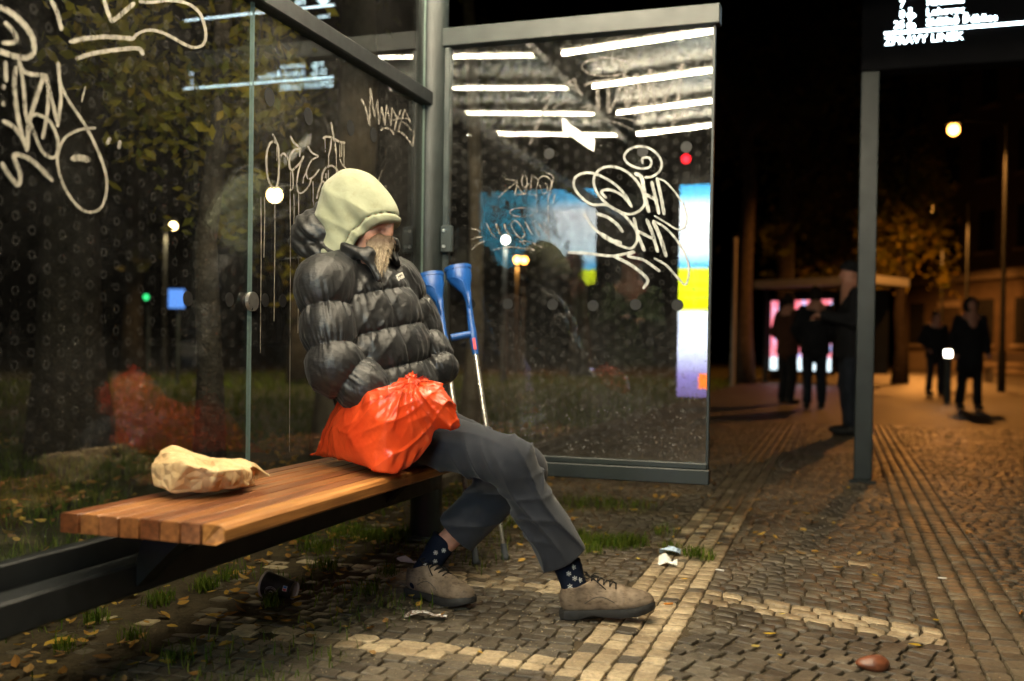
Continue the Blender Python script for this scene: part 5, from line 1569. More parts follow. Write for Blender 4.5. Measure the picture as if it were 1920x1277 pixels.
def cup_patch(name, x0, x1, a0, a1, mat, parent, lift=0., n=5):
    vv, ff = [], []
    for i in range(n):
        for j in range(n):
            p = on_cup(x0 + (x1 - x0) * i / (n - 1), a0 + (a1 - a0) * j / (n - 1)); c_ = ca + cdir * ((p - ca) @ cdir)
            vv.append(p + unit(p - c_) * lift)
    for i in range(n - 1):
        for j in range(n - 1): ff.append((i * n + j, (i + 1) * n + j, (i + 1) * n + j + 1, i * n + j + 1))
    return new_obj(name, mesh(name, vv, ff, [MAT[mat]], True), parent)
simple('label_red', (.5, .05, .06), .5, 0, .4, .1, 30, 0); simple('label_blue', (.03, .16, .42), .5, 0, .4, .1, 30, 0)
lb = cup_patch('label', .090, .105, .05, .58, 'paint_white', cup, .0002)
cup_patch('label_print', .0915, .1035, .33, .55, 'label_blue', lb, .0006); cup_patch('label_print', .0915, .1035, .08, .30, 'label_red', lb, .0006)
lg = MB()
for rad_, w_ in ((.024, .0012), (.0195, .0008)):
    ps = [on_cup(.048 + rad_ * math.cos(a), -.42 + rad_ / .038 * math.sin(a)) for a in np.linspace(-.3, math.pi + .3, 22)]
    lg.tube(ps, w_ * .55, 5)
for k in range(7):
    a = .5 + k * .36; p = on_cup(.048 + .0217 * math.cos(a), -.42 + .0217 / .038 * math.sin(a)); lg.box(p, cdir, unit(np.cross(cdir, [0, .3, 1])), unit(p - ca), .0012, .0016, .0005)
ps = [on_cup(.048 + .007 * math.cos(a), -.36 + .007 / .038 * math.sin(a)) for a in np.linspace(0, 6.28, 14)]; lg.tube(ps, .001, 5)
lg.build('logo', MAT['paint_white'], cup)
# ------------------------------------------------------------------ silver wrapper, tissue, scraps
def crumpled_strip(name, a, b, wid, mat, amp, seed, nx=26, ny=7, zoff=.006):
    a, b = np.array(a), np.array(b); d = unit(b - a); L_ = np.linalg.norm(b - a); w = np.cross([0, 0, 1], d); vv, ff = [], []
    G = np.array([[i / (nx - 1), j / (ny - 1), 0] for i in range(nx) for j in range(ny)])
    P = a + G[:, :1] * L_ * d + (G[:, 1:2] - .5) * wid * w
    h = crumple(P, 75, seed, 5) * amp + np.abs(sinnoise(P, 40, seed + 2, 4)) * amp * 1.6
    P = P + np.array([0, 0, 1]) * (zoff + np.abs(h))[:, None] + w * (sinnoise(P, 60, seed + 5, 3) * .003)[:, None]
    ff = [(i * ny + j, (i + 1) * ny + j, (i + 1) * ny + j + 1, i * ny + j + 1) for i in range(nx - 1) for j in range(ny - 1)]
    return new_obj(name, mesh(name, P, ff, [MAT[mat]], False))
def mat_wrapper():
    m, nt, out = nodes('foil_print'); co = coord(nt)
    f = noise(nt, co, 55, 3); col = ramp(nt, f, [(.46, (.85, .85, .83)), (.5, (.25, .15, .11)), (.56, (.35, .24, .18)), (.6, (.85, .82, .78))])
    principled(nt, out, col, .35, .25, .5); MAT['foil_print'] = m
mat_wrapper()
o = crumpled_strip('snack_wrapper', gp(760, 1158), gp(838, 1162), .05, 'foil_print', .009, 4)
tag(o, 'crumpled silver and brown snack wrapper on the cobbles before the shoe', 'wrapper')
o = crumpled_strip('crumpled_tissue', gp(1234, 1058), gp(1270, 1060), .075, 'tissue', .013, 21, 16, 11, .004)
tag(o, 'white crumpled tissue on the stones beside the panel grass', 'tissue')
o = crumpled_strip('crumpled_wrapper', gp(1236, 1040), gp(1276, 1042), .085, 'tissue_blue', .020, 27, 17, 12, .006)
tag(o, 'pale blue crumpled plastic wrapper behind the white tissue', 'wrapper')
o = crumpled_strip('paper_scrap', gp(748, 1062), gp(778, 1068), .03, 'tissue', .010, 9, 10, 6, .02)
tag(o, 'small torn white paper scrap behind the heel of the left shoe', 'paper scrap')
lc_ = gp(1634, 1252)
def lump(P): return smin(ellip(P, lc_ + np.array([0, 0, .012]), (.046, .032, .017)), ellip(P, lc_ + np.array([.012, .0, .013]), (.030, .026, .018)), .02) + .0016 * sinnoise(P, 70, 3, 4)
o = sdf_obj('brown_stone', lump, lc_ - np.array([.07, .06, .02]), lc_ + np.array([.07, .06, .06]), .004, MAT['brown_lump'], None, 1)
tag(o, 'smooth reddish brown stone lying on the dark cobbles', 'stone')
def butt(px, py, ang, mat, label, ln=.016, r_=.0038):
    p = gp(px, py, .006); d = np.array([math.cos(ang), math.sin(ang), 0])
    o = MB().tube([p - d * ln, p - d * ln * .1, p + d * ln], [r_ * .9, r_, r_], 9).build('cigarette_butt', MAT[mat]); auto_smooth(o)
    tag(o, label, 'cigarette butt')
simple('filter_orange', (.5, .2, .04), .8, 0, .2, .2, 100, .1)
butt(1253, 1132, .2, 'filter_orange', 'orange cigarette butt on the light stone strip left of the skewed band')
butt(1914, 1148, .9, 'filter_orange', 'orange cigarette butt at the right frame edge on dark cobbles')
butt(1350, 1069, -.5, 'paint_white', 'white cigarette butt on the cobbles right of the tissue')
butt(1767, 1084, -.3, 'paint_white', 'white cigarette butt on the right light stone strip')
# ------------------------------------------------------------------ departure display on its post
simple('sign_black', (.004, .004, .005), .85, 0, .08, .2, 6, .02)
pb_ = gp(1617, 903)
sp_, tp_ = pb_ @ V, pb_ @ U
disp = thing('departure_display', 'lit departure board on a square dark green post', 'departure board', pb_)
bar('post', sp_ - .058, sp_ + .058, tp_ - .058, tp_ + .058, .02, 2.78, 'grey_green_metal', disp, .006)
bar('base_plate', sp_ - .085, sp_ + .085, tp_ - .085, tp_ + .085, 0, .02, 'grey_green_metal', disp, .004)
bar('case', sp_ - .06, sp_ + 1.55, tp_ - .09, tp_ + .09, 2.72, 3.72, 'sign_black', disp, .008)
def board_text(body, x, z, size, parent=disp, wscale=1.0):
    me = text_mesh('lettering', body, size, MAT['text_light'])
    co_ = np.empty(len(me.vertices) * 3, np.float32); me.vertices.foreach_get('co', co_); co_ = co_.reshape(-1, 3)
    p0 = st(sp_ + x, tp_ - .0935, z)
    w_ = p0 + co_[:, :1] * wscale * V + co_[:, 1:2] * Zv
    me.vertices.foreach_set('co', w_.astype(np.float32).ravel()); me.update()
    o = new_obj('lettering', me, parent); return o
def wheelchair(x, z):
    m_ = MB(); p0 = lambda a, b: st(sp_ + x + a, tp_ - .0935, z + b)
    m_.disc(p0(.0, .055), -U, .009, 10, 0, .001)
    ps = [p0(.004 + .019 * math.cos(a), .017 + .019 * math.sin(a)) for a in np.linspace(2.0, 6.6, 14)]; m_.tube(ps, .0045, 5)
    m_.tube([p0(0, .045), p0(.002, .022), p0(.02, .022), p0(.03, .004)], .005, 5)
    m_.build('wheelchair_symbol', MAT['text_light'], disp)
zB = 2.945
def strip(x0, x1, z0, z1):
    m_ = MB(); m_.box(st(sp_ + (x0 + x1) / 2, tp_ - .0935, (z0 + z1) / 2), V, U, Zv, (x1 - x0) / 2, .001, (z1 - z0) / 2); m_.build('line', MAT['text_light'], disp)
strip(.08, 1.45, zB, zB + .016)
board_text('ZPRÁVY LINEK', .08, zB - .068, .072)
for i, (no, wh, nm) in enumerate((('25', 1, 'Sídliště Ďáblice'), ('8', 1, 'Lehovec'), ('7', 0, 'Radlická'), ('26', 1, 'Nádraží Hostivař'))):
    z = zB + .036 + i * .066
    board_text(no, .135 if len(no) == 2 else .168, z, .068)
    if wh: wheelchair(.235, z - .004)
    board_text(nm, .33, z, .068)
    board_text(('2', '4', '5', '7')[i], 1.36, z, .068)
strip(.08, 1.45, 3.505, 3.521)
board_text('Na Zvonařce', .33, 3.54, .085)
board_text('Linka', .12, 3.42, .05); board_text('Směr', .33, 3.42, .05)
m_ = MB(); m_.disc(st(sp_ + .17, tp_ - .0935, 3.575), -U, .05, 20, 0, .001); m_.build('clock_symbol', MAT['text_light'], disp)

# ------------------------------------------------------------------ concrete litter bin behind the end panel
bc = gp(1120, 925); bc = np.array([bc[0], bc[1], 0]) ; rbin = 66 / F_PX * bc[1]
lb_ = thing('litter_bin', 'round pebbled concrete litter bin behind the end glass panel', 'litter bin', bc)
def mat_pebble():
    m, nt, out = nodes('pebble_concrete'); co = coord(nt)
    v_ = N(nt, 'ShaderNodeTexVoronoi'); nt.links.new(co, v_.inputs['Vector']); v_.inputs['Scale'].default_value = 62
    col = ramp(nt, v_.outputs['Color'], [(.2, (.1, .09, .08)), (.8, (.32, .29, .25))])
    principled(nt, out, col, .85, 0, .3, bump(nt, math_n(nt, 'SUBTRACT', 1., v_.outputs['Distance']), .9, .02)); MAT['pebble_concrete'] = m
mat_pebble()
def lathe_obj(name, prof_, o_, mat, parent, n=40):
    vv, ff, k = lathe(prof_, np.array(o_), np.array([0, 0, 1.0]), n); m2 = MB(); m2.add(vv, ff); return auto_smooth(m2.build(name, MAT[mat], parent), 40)
lathe_obj('body', [(.0, .001), (.0, rbin * .82), (.05, rbin * .9), (.09, rbin * 1.0), (.68, rbin * 1.0), (.70, rbin * .97), (.70, rbin * .8), (.45, rbin * .78), (.45, .001)], bc, 'pebble_concrete', lb_)
lathe_obj('liner', [(.46, rbin * .74), (.72, rbin * .74), (.72, rbin * .70), (.46, rbin * .70)], bc, 'black_metal', lb_)

# ------------------------------------------------------------------ people
def figure(label, foot, yaw, H, top='coat_black', low='jeans', head='hair_dark', hooded=False, hat=None, long_coat=False, arms='down', stride=0.0, vox=.022, cat='person', group=None):
    o = thing('person', label, cat, foot, group)
    f = np.array([math.cos(yaw), math.sin(yaw), 0]); l = np.array([-math.sin(yaw), math.cos(yaw), 0]); S = H / 1.75
    W = lambda a, b, c_: np.array(foot) + (f * a + l * b) * S + np.array([0, 0, c_ * S])
    hipL, hipR = W(0, .09, .92), W(0, -.09, .92)
    anL, anR = W(stride * .5 - .02, .10, .085), W(-stride * .5 - .02, -.10, .085)
    knL, knR = (hipL + anL) / 2 + f * .04 * S, (hipR + anR) / 2 + f * .04 * S
    shL, shR = W(-.01, .185, 1.42), W(-.01, -.185, 1.42)
    nk, hd = W(0, 0, 1.47), W(.015, 0, 1.635)
    if arms == 'down': eL, eR, wL, wR = W(-.03, .25, 1.13), W(-.03, -.25, 1.13), W(.08, .25, .90), W(.08, -.25, .90)
    elif arms == 'pocket': eL, eR, wL, wR = W(-.06, .29, 1.14), W(-.06, -.29, 1.14), W(.10, .20, .97), W(.10, -.20, .97)
    else: eL, eR, wL, wR = W(.02, .24, 1.14), W(.02, -.24, 1.14), W(.28, .10, 1.20), W(.28, -.08, 1.18)
    Mh = np.array([f, l, [0, 0, 1.0]])
    def hand(P, w, e):
        d0 = unit(w - e); sd = unit(np.cross(d0, [0, 0, 1]) + 1e-4); up_ = np.cross(sd, d0)
        d = ellip(P, w + d0 * .05 * S, (.048 * S, .04 * S, .018 * S), np.array([d0, sd, up_]))
        for k, (o_, ln) in enumerate(((-.03, .055), (-.01, .068), (.01, .064), (.03, .05))):
            b_ = w + (d0 * .085 + sd * o_) * S
            d = smin(d, rcone(P, b_, b_ + (d0 * ln * .6 - up_ * ln * .6) * S, .0105 * S, .009 * S), .008)
        return smin(d, rcone(P, w + (d0 * .03 - sd * .035) * S, w + (d0 * .075 - sd * .055 - up_ * .02) * S, .012 * S, .010 * S), .008)
    def bodyf(P):
        d = ellip(P, hd, (.098 * S, .076 * S, .118 * S), Mh)
        d = smin(d, ellip(P, hd + (f * .035) * S - np.array([0, 0, .06 * S]), (.06 * S, .055 * S, .055 * S), Mh), .03)
        d = smin(d, rcone(P, hd + f * .092 * S + np.array([0, 0, .01]), hd + f * .108 * S - np.array([0, 0, .022 * S]), .009, .015), .012)
        for sg in (-1, 1):
            d = smin(d, ellip(P, hd + l * sg * .077 * S - np.array([0, 0, .01]), (.022, .012, .03), Mh), .006)
            d = np.maximum(d, -ellip(P, hd + (f * .096 + l * sg * .032) * S + np.array([0, 0, .018 * S]), (.012, .018, .010), Mh))
        d = smin(d, rcone(P, hd - np.array([0, 0, .05 * S]), nk, .055 * S, .06 * S), .03)
        for a, b, r1, r2 in ((nk, (hipL + hipR) / 2, .11, .12), (shL, eL, .05, .04), (eL, wL, .04, .03), (shR, eR, .05, .04), (eR, wR, .04, .03), (hipL, knL, .07, .052), (knL, anL, .05, .035), (hipR, knR, .07, .052), (knR, anR, .05, .035), (nk, shL, .06, .05), (nk, shR, .06, .05)):
            d = smin(d, rcone(P, a, b, r1 * S, r2 * S), .03)
        return smin(smin(d, hand(P, wL, eL), .012), hand(P, wR, eR), .012)
    lo, hi = np.array(foot) - np.array([.5, .5, .02]) * S, np.array(foot) + np.array([.5, .5, 1.84]) * S
    sdf_obj('body', bodyf, lo, hi, vox * .8, MAT['skin'], o, 1)
    def coat(P):
        a, b = W(0, 0, .80 if not long_coat else .62), W(-.01, 0, 1.40)
        t = ((P - a) @ (b - a)) / ((b - a) @ (b - a)); tc = np.clip(t, 0, 1); q = P - a - tc[:, None] * (b - a)
        x, y, z = q @ l, q @ f, q[:, 2]
        ra = np.interp(tc, [0, .35, .8, 1], [.215, .2, .215, .14]) * S; rb = np.interp(tc, [0, .35, .8, 1], [.16, .145, .14, .1]) * S
        k = np.sqrt((x / ra) ** 2 + (y / rb) ** 2 + 1e-9); d = (k - 1) * np.minimum(ra, rb)
        d = np.sqrt(np.maximum(d, 0) ** 2 + np.maximum(np.abs(z) - .0, 0) ** 2) + np.minimum(d, 0)
        for s_, e_, w_ in ((shL, eL, wL), (shR, eR, wR)):
            d = smin(d, smin(rcone(P, s_, e_, .078 * S, .066 * S), rcone(P, e_, w_, .066 * S, .05 * S), .03), .03)
        d = smin(d, rcone(P, W(0, 0, 1.43), W(.0, 0, 1.50), .095 * S, .08 * S), .04)
        if hooded:
            hh = ellip(P, hd + np.array([0, 0, .0]) - f * .02 * S, (.135 * S, .115 * S, .15 * S), Mh)
            hh = smax(hh, -ellip(P, hd + f * .12 * S - np.array([0, 0, .01]), (.10 * S, .078 * S, .11 * S), Mh), .01)
            d = smin(d, hh, .03)
        return d + .006 * sinnoise(P, 24, int(abs(foot[0]) * 97) % 50, 5)
    sdf_obj('coat', coat, lo, hi, vox, MAT[top], o, 1)
    def trs(P):
        d = None
        for h_, k_, a_ in ((hipL, knL, anL), (hipR, knR, anR)):
            e = smin(rcone(P, h_, k_, .098 * S, .075 * S), rcone(P, k_, a_, .072 * S, .07 * S), .03)
            d = e if d is None else smin(d, e, .015)
        d = np.maximum(d, (W(0, 0, .085)[2] - P[:, 2]))
        return d + .005 * sinnoise(P, 30, 3, 5)
    sdf_obj('trousers', trs, lo, hi, vox, MAT[low], o, 1)
    for a_ in (anL, anR):
        def sh_(P, a_=a_):
            c_ = np.array([a_[0], a_[1], foot[2]]) + f * .07 * S
            return smax(smin(ellip(P, c_ + np.array([0, 0, .045]), (.145 * S, .05 * S, .05), Mh), rcone(P, a_, a_ - np.array([0, 0, .04]), .05 * S, .05 * S), .02), foot[2] + .002 - P[:, 2], .004)
        c_ = np.array([a_[0], a_[1], foot[2] + .06])
        sdf_obj('shoe', sh_, c_ - .26, c_ + .26, vox * .75, MAT['soft_black'], o, 1)
    if hat:
        def hf_(P): return np.maximum(ellip(P, hd + np.array([0, 0, .035 * S]), (.112 * S, .09 * S, .105 * S), Mh), hd[2] + .015 - P[:, 2] - .25 * ((P - hd) @ -f))
        sdf_obj('hat', hf_, hd - .2, hd + .22, vox * .6, MAT[hat], o, 1)
    elif not hooded:
        def hr_(P): return smax(ellip(P, hd + np.array([0, 0, .012]) - f * .014, (.11 * S, .09 * S, .125 * S), Mh), -ellip(P, hd + f * .13 * S - np.array([0, 0, .035]), (.115 * S, .1 * S, .105 * S), Mh), .012) + .004 * sinnoise(P, 60, 3, 4)
        sdf_obj('hair', hr_, hd - .2, hd + .2, vox * .6, MAT[head], o, 1)
    return o
def at_px(px, py): p = gp(px, py); return (p[0], p[1], 0.0)
figure('standing person in black jacket and cap half hidden behind the sign post', at_px(1592, 815), math.pi - .15, 1.80, 'coat_black', 'jeans', hat='coat_black', arms='fore', vox=.02)
figure('person in black coat with back turned before the far shelter', at_px(1526, 766), math.pi * .45, 1.84, 'coat_black', 'jeans', arms='pocket')
figure('person in brown jacket beside the red poster of the far shelter', at_px(1475, 757), .4, 1.80, 'coat_brown', 'coat_black', arms='pocket')
figure('walking person in dark jacket on the left of the distant couple', at_px(1752, 742), -math.pi / 2 + .1, 1.72, 'coat_black', 'coat_dark', head='hair_dark', arms='pocket', stride=.12, vox=.026)
figure('walking person in long hooded coat on the right of the distant couple', at_px(1816, 768), -math.pi / 2 - .05, 1.72, 'coat_black', 'coat_black', hooded=True, long_coat=True, stride=.2, vox=.024)
figure('bystander in red hat and green coat mirrored in the end glass', tuple(st(-1.53, .70)), math.atan2(U[1], U[0]) - .3, 1.60, 'coat_green', 'coat_dark', hat='hat_red', arms='fore', vox=.022)

# ------------------------------------------------------------------ street and park lamps
def point(loc, col, power, rad=.15):
    ld = bpy.data.lights.new('lamp_light', 'SPOT'); ld.color = col; ld.energy = power; ld.shadow_soft_size = rad; ld.spot_size = R(164); ld.spot_blend = .35
    return ld
def street_lamp(label, px, py, Y, mat, col, power, r_=.16, group=None, arm=1.3, name='street_lamp', base_off=None):
    h = pt(px, py, Y); b = np.array([h[0] + arm, h[1] + .2, 0.0])
    o = thing(name, label, 'street lamp', b, group)
    auto_smooth(MB().tube([b, b + np.array([0, 0, .9]), b + np.array([0, 0, 1.0]), b + np.array([0, 0, h[2] + .2])], [.09, .085, .06, .04], 10).build('post', MAT['black_metal'], o))
    if arm: MB().tube([b + np.array([0, 0, h[2] + .18]), h + np.array([.2, 0, .2]), h + np.array([0, 0, .16])], .03, 8).build('arm', MAT['black_metal'], o)
    MB().tube([h + np.array([0, 0, .17]), h + np.array([0, 0, .13]), h + np.array([0, 0, .06])], [.05, r_ * 1.25, r_ * 1.3], 14).build('shade', MAT['dark_metal'], o)
    bm = bmesh.new(); bmesh.ops.create_uvsphere(bm, u_segments=14, v_segments=10, radius=r_)
    me = bpy.data.meshes.new('bulb'); bm.to_mesh(me); bm.free(); me.materials.append(MAT[mat])
    me.transform(Matrix.Translation(h - np.array([0, 0, .04]))); new_obj('bulb', me, o)
    if power:
        ld = point(h, col, power, r_); lo_ = new_obj('lamp_light', ld, o); lo_.location = h - np.array([0, 0, r_ + .12])
    return o
OR = (1.0, .37, .07)
street_lamp('nearest and highest orange street lamp at the far right', 1788, 240, 22.5, 'lamp_orange', OR, 1050 * STREET_POWER, .12, 'orange street lamps on the right')
street_lamp('second orange street lamp below the highest one', 1750, 388, 34, 'lamp_orange', OR, 1700 * STREET_POWER, .15, 'orange street lamps on the right')
street_lamp('farthest and smallest orange street lamp over the trees', 1716, 442, 43, 'lamp_orange', OR, 1700 * STREET_POWER, .13, 'orange street lamps on the right')
street_lamp('warm park lamp on a tall post seen through the left glass', 325, 421, 26, 'lamp_warm', (1, .7, .35), 250 * STREET_POWER, .09, None, -.28)
street_lamp('bright park lamp glowing behind the dripping tag on the glass', 515, 362, 19, 'lamp_warm', (1, .75, .4), 400 * STREET_POWER, .13, None, .9)
street_lamp('white lamp shining through the end panel above the crutches', 948, 447, 24, 'lamp_white', (1, .9, .7), 150 * STREET_POWER, .085, None, .0)
street_lamp('pair of yellow lamps low behind the end panel, left one', 970, 485, 34, 'lamp_orange', OR, 500, .11, None, .0)
street_lamp('pair of yellow lamps low behind the end panel, right one', 983, 486, 36, 'lamp_orange', OR, 0, .11, None, .0)
# traffic light with the red lens lit
tl_ = pt(1287, 297, 26); o = thing('traffic_light', 'traffic signal with red lens lit, high behind the end panel', 'traffic light', (tl_[0] + .3, tl_[1] + .3, 0))
MB().tube([(tl_[0] + .3, tl_[1] + .3, 0), (tl_[0] + .3, tl_[1] + .3, tl_[2] + .6)], .06, 8).build('post', MAT['dark_metal'], o)
MB().box(tl_ + np.array([.02, .2, -.3]), np.array([1., 0, 0]), np.array([0, 1., 0]), Zv, .16, .12, .48).build('housing', MAT['sign_black'], o)
for k, m in enumerate(('lamp_red', 'soft_black', 'soft_black')): MB().disc(tl_ + np.array([0, .075, -.3 * k]), (0, -1, 0), .10, 16, 0, .02).build('lens', MAT[m], o)
tg = pt(273, 557, 24); o = thing('pedestrian_signal', 'small green signal light beyond the left trees', 'traffic light', (tg[0], tg[1] + .2, 0))
MB().tube([(tg[0], tg[1] + .2, 0), (tg[0], tg[1] + .2, tg[2] + .4)], .05, 8).build('post', MAT['dark_metal'], o)
MB().box(tg + np.array([0, .12, .05]), np.array([1., 0, 0]), np.array([0, 1., 0]), Zv, .12, .07, .25).build('housing', MAT['sign_black'], o)
MB().disc(tg + np.array([0, .045, 0]), (0, -1, 0), .07, 14, 0, .01).build('lens', MAT['lamp_green'], o)
tb = pt(331, 560, 20); o = thing('blue_sign', 'small square blue lit sign on a pole beyond the grass', 'sign', (tb[0], tb[1] + .1, 0))
MB().tube([(tb[0], tb[1] + .1, 0), (tb[0], tb[1] + .1, tb[2])], .035, 8).build('pole', MAT['dark_metal'], o)
MB().box(tb, np.array([1., 0, 0]), np.array([0, 1., 0]), Zv, .16, .02, .19).build('panel', MAT['sign_blue_light'], o)
# distant bicycle light between the couple, built on an added post
bl_ = pt(1778, 663, 17.5)
o = thing('distant_lamp', 'small bright white light between the walking couple on an added post', 'bollard', (bl_[0], bl_[1], 0))
MB().tube([(bl_[0], bl_[1], 0), (bl_[0], bl_[1], bl_[2] - .06)], .06, 10).build('post', MAT['dark_metal'], o)
MB().tube([bl_ - np.array([0, 0, .06]), bl_ + np.array([0, 0, .06])], .06, 12).build('lamp', MAT['lamp_white'], o)
MB().tube([bl_ + np.array([0, 0, .06]), bl_ + np.array([0, 0, .09])], [.075, .05], 12).build('cap', MAT['dark_metal'], o)
# thin pale pole
tp = gp(1374, 690); tp = pt(1374, 690, 24); o = MB().tube([(tp[0], tp[1], 0), (tp[0], tp[1], pt(1374, 445, 24)[2])], .05, 10).build('pole', MAT['concrete'])
tag(o, 'thin pale metal pole standing left of the far shelter', 'pole')

# ------------------------------------------------------------------ far shelter with a red poster
YF = 27.0
fs_l, fs_r = pt(1436, 640, YF), pt(1622, 640, YF - 2.2)
ax_ = unit(fs_r - fs_l); ax_[2] = 0; ax_ = unit(ax_); ay_ = np.array([-ax_[1], ax_[0], 0])
far = thing('far_bus_shelter', 'small distant shelter with pale roof edge and glowing red poster', 'bus shelter', (fs_l[0], fs_l[1], 0))
W_ = np.linalg.norm((fs_r - fs_l)[:2]); base = np.array([fs_l[0], fs_l[1], 0])
def fbox(name, x0, x1, y0, y1, z0, z1, mat): return MB().box(base + ax_ * (x0 + x1) / 2 + ay_ * (y0 + y1) / 2 + Zv * (z0 + z1) / 2, ax_, ay_, Zv, (x1 - x0) / 2, (y1 - y0) / 2, (z1 - z0) / 2).build(name, MAT[mat], far)
fbox('roof', -.2, W_ + .4, -.3, 1.4, 2.55, 2.75, 'roof_paint')
for x in (0, W_): fbox('post', x - .05, x + .05, -.05, .05, 0, 2.55, 'black_metal')
fbox('back_panel', .0, W_, 1.1, 1.15, .3, 2.5, 'black_metal')
for nm, x0, x1 in (('poster', .62, 1.95), ('poster', .12, .34)):
    fbox('poster_case', x0 - .05, x1 + .05, .05, .2, .25, 2.3, 'black_metal')
    a, b = base + ax_ * x0 + ay_ * .045, base + ax_ * x1 + ay_ * .045
    me = mesh(nm, [(*a[:2], .35), (*b[:2], .35), (*b[:2], 2.2), (*a[:2], 2.2)], [(0, 1, 2, 3)], [MAT['far_poster_print']]); uvl = me.uv_layers.new(name='UVMap')
    for i, c_ in enumerate(((0, 0), (1, 0), (1, 1), (0, 1))): uvl.data[i].uv = c_
    new_obj(nm, me, far)
# ------------------------------------------------------------------ building across the square
YB = 52.0
bl0, br0 = pt(1690, 640, YB), pt(2150, 640, YB - 14)
bx_ = br0 - bl0; bx_[2] = 0; BW = np.linalg.norm(bx_); bx_ = unit(bx_); by_ = np.array([-bx_[1], bx_[0], 0]); bb = np.array([bl0[0], bl0[1], 0])
house = thing('building', 'tall pale stone building across the square in orange light', 'building', bb)
def hbox(name, x0, x1, y0, y1, z0, z1, mat, par=house): return MB().box(bb + bx_ * (x0 + x1) / 2 + by_ * (y0 + y1) / 2 + Zv * (z0 + z1) / 2, bx_, by_, Zv, (x1 - x0) / 2, (y1 - y0) / 2, (z1 - z0) / 2).build(name, MAT[mat], par)
hbox('wall', 0, BW, .0, 8, 0, 16, 'facade')
hbox('plinth', -.05, BW, -.08, 0, 0, .9, 'stone_trim'); hbox('cornice', -.2, BW, -.3, 0, 4.3, 4.7, 'stone_trim'); hbox('cornice', -.3, BW, -.5, 0, 15.6, 16.2, 'stone_trim')
hbox('roof', -.2, BW, -.2, 8, 16.2, 18.5, 'roof_tile')
nw = int(BW // 2.4)
for i in range(nw):
    x = 1.2 + i * 2.4
    if i % 4 == 1:
        d_ = hbox('door', x - .65, x + .65, -.03, .05, 0, 3.1, 'bark'); hbox('frame', x - .8, x + .8, -.06, -.02, 3.1, 3.4, 'stone_trim', d_)
    else:
        w_ = hbox('window', x - .55, x + .55, -.03, .05, 1.3, 3.4, 'window_dark'); hbox('sill', x - .7, x + .7, -.14, -.02, 1.16, 1.3, 'stone_trim', w_)
    for fl in range(3):
        z = 5.6 + fl * 3.4
        w_ = hbox('window', x - .5, x + .5, -.03, .05, z, z + 1.9, 'window_dark'); hbox('sill', x - .65, x + .65, -.14, -.02, z - .14, z, 'stone_trim', w_)
# low wall bench at the foot of the building
p_ = pt(1895, 668, 30); o = thing('park_bench', 'pale park bench near the right frame edge far behind', 'bench', (p_[0], p_[1], 0))
MB().box((p_[0], p_[1], .45), np.array([1., 0, 0]), np.array([0, 1., 0]), Zv, .8, .22, .04).build('seat', MAT['stone_trim'], o)
MB().box((p_[0], p_[1] + .24, .75), np.array([1., 0, 0]), np.array([0, 1., 0]), Zv, .8, .03, .14).build('backrest', MAT['stone_trim'], o)
for sx in (-.65, .65): MB().box((p_[0] + sx, p_[1], .2), np.array([1., 0, 0]), np.array([0, 1., 0]), Zv, .05, .18, .2).build('leg', MAT['concrete'], o)

# ------------------------------------------------------------------ trees
def tree(label, foot, H, r0, crown_c, crown_r, nleaf, lmat, seed, bark='bark', lsize=.16, lean=(0, 0), gap=.35, group=None, nlimb=8):
    r_ = random.Random(seed); foot = np.array(foot, float)
    o = thing('tree', label, 'tree', foot, group)
    top = foot + np.array([lean[0], lean[1], H])
    m_ = MB(); pts_ = [foot + (top - foot) * k / 7 + np.array([r_.gauss(0, .04), r_.gauss(0, .04), 0]) * (k > 0) for k in range(8)]
    pts_[0] = foot - np.array([0, 0, .05])
    m_.tube(pts_, [r0 * (1.45 if k == 0 else 1.08 if k == 1 else 1) * (1 - .085 * k) for k in range(8)], 14)
    m_.build('trunk', MAT[bark], o, True)
    cc, cr = foot + np.array(crown_c), np.array(crown_r)
    tips = []
    lm = MB()
    for k in range(nlimb):
        st_ = pts_[r_.randint(4, 7)]; d = np.array([r_.gauss(0, 1), r_.gauss(0, 1), r_.uniform(-.1, .9)]); d = unit(d)
        e = cc + d * cr * r_.uniform(.55, .9); mid = (st_ + e) / 2 + np.array([r_.gauss(0, .15), r_.gauss(0, .15), .2])
        lm.tube([st_, mid, e], [r0 * .4, r0 * .24, r0 * .07], 6); tips += [mid, e, (mid + e) / 2]
    lm.build('limb', MAT[bark], o, True)
    n = nleaf; ang = np.random.default_rng(seed)
    cl = [np.array(t_) for t_ in tips] + [cc + unit(ang.normal(size=3)) * cr * ang.uniform(.2, 1.0) for _ in range(22)]
    idx = ang.integers(0, len(cl), n); C_ = np.array(cl)[idx] + ang.normal(size=(n, 3)) * cr * .13
    A = ang.normal(size=(n, 3)); A /= np.linalg.norm(A, axis=1)[:, None]; B = np.cross(A, ang.normal(size=(n, 3))); B /= np.linalg.norm(B, axis=1)[:, None]
    s_ = ang.uniform(.5, 1.2, n)[:, None] * lsize
    VV = np.stack([C_ - A * s_ * .6, C_ + B * s_ * .3, C_ + A * s_ * .7, C_ - B * s_ * .3], 1).reshape(-1, 3)
    FF = np.arange(n * 4).reshape(n, 4)
    me = fast_mesh('crown', VV, FF, [MAT[lmat]]); a_ = me.attributes.new('tint', 'FLOAT', 'POINT'); a_.data.foreach_set('value', np.repeat(ang.random(n).astype(np.float32), 4))
    new_obj('crown', me, o)
    return o
def ft(px, Y): p = pt(px, 650, Y); return (p[0], p[1], -.03)
tree('broad dark tree trunk rising behind the left glass panel', ft(135, 7.5), 6.5, .24, (0, 0, 5.5), (2.2, 2.2, 1.6), 2200, 'tree_leaf_dark', 3, 'bark', .2)
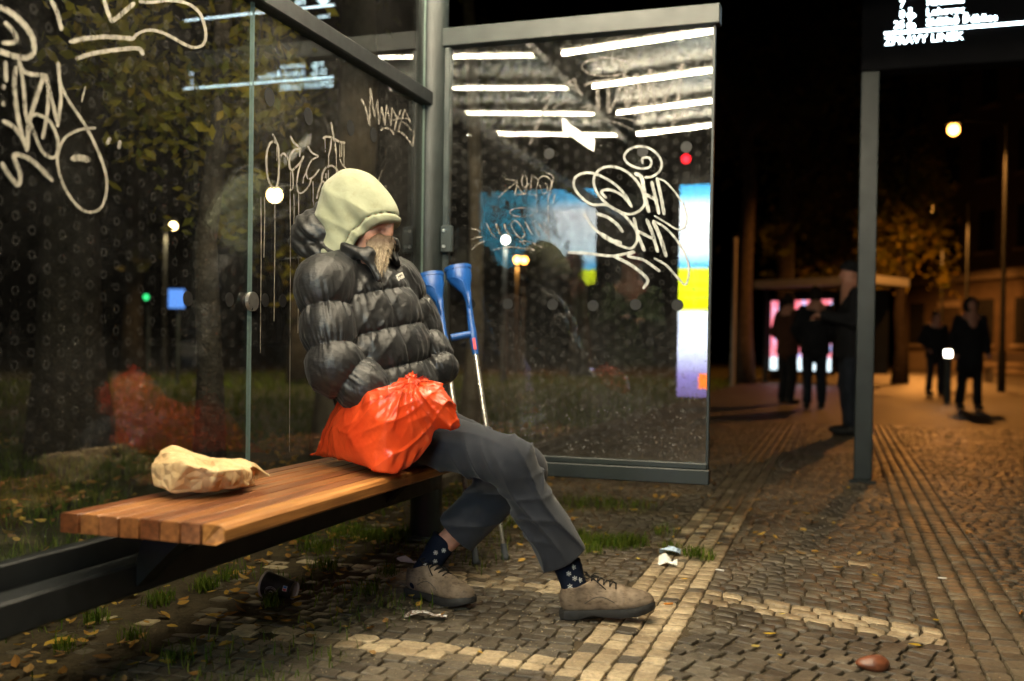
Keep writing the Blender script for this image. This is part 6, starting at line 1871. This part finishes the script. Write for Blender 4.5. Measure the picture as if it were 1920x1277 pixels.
tree('tree with low yellow leaves hanging behind the left glass', ft(395, 5.4), 5.0, .07, (-.22, 0, 2.3), (.75, .6, .85), 2600, 'tree_leaf_bright', 5, 'bark', .075)
tree('lit brown tree trunk right behind the dripping graffiti tag', ft(655, 8.0), 6.0, .22, (-.2, .3, 5.2), (1.9, 1.8, 1.5), 2000, 'tree_leaf', 7, 'bark_pale', .15)
tree('slim pale tree trunk seen at the left of the end panel', ft(880, 9.0), 7.0, .075, (0, 0, 5.6), (1.0, 1.0, 1.4), 900, 'tree_leaf', 9, 'bark_pale', .13)
tree('yellow street tree under the orange lamps right of the post', ft(1688, 28), 7.0, .18, (0, 0, 4.2), (1.5, 1.5, 2.6), 3000, 'tree_leaf_bright', 11, 'bark', .2)
tree('dark tree crown filling the sky above the far shelter', ft(1470, 30), 10, .3, (0, 0, 9.0), (5.0, 4.0, 5.0), 3500, 'tree_leaf_dark', 13, 'bark', .38)
tree('shadowy tree left of the thin pale pole', ft(1392, 26), 9, .25, (0, 0, 7.5), (3.2, 3.0, 4.0), 2500, 'tree_leaf_dark', 15, 'bark', .32)
tree('second yellowish tree lit behind the far shelter', ft(1560, 40), 9, .25, (0, 0, 6.5), (3.5, 3.0, 4.4), 2600, 'tree_leaf', 17, 'bark', .36)
tree('tree standing far behind the end panel on the dark lawn', ft(1090, 30), 9, .28, (0, 0, 8.0), (4.5, 4.0, 4.2), 2600, 'tree_leaf_dark', 19, 'bark', .36)
tree('tree in the far park left of the warm lamp post', ft(250, 30), 9, .3, (0, 0, 7.5), (5, 4, 4.5), 2600, 'tree_leaf_dark', 21, 'bark', .36)
tree('yellow lit tree beside the bright park lamp', ft(560, 22), 7, .2, (0, 0, 4.6), (2.4, 2.0, 2.6), 2600, 'tree_leaf', 23, 'bark', .26)
# low park strip of lit grass further back, hedge as one far mass
sp = scatter(9000, -16, S_KERB - .1, 10, 30, -.03)
tag(blades('grass', sp, MAT['grass_blade'], .08, .2, .012), 'lit strip of park lawn far behind the glass', 'grass', kind='stuff')
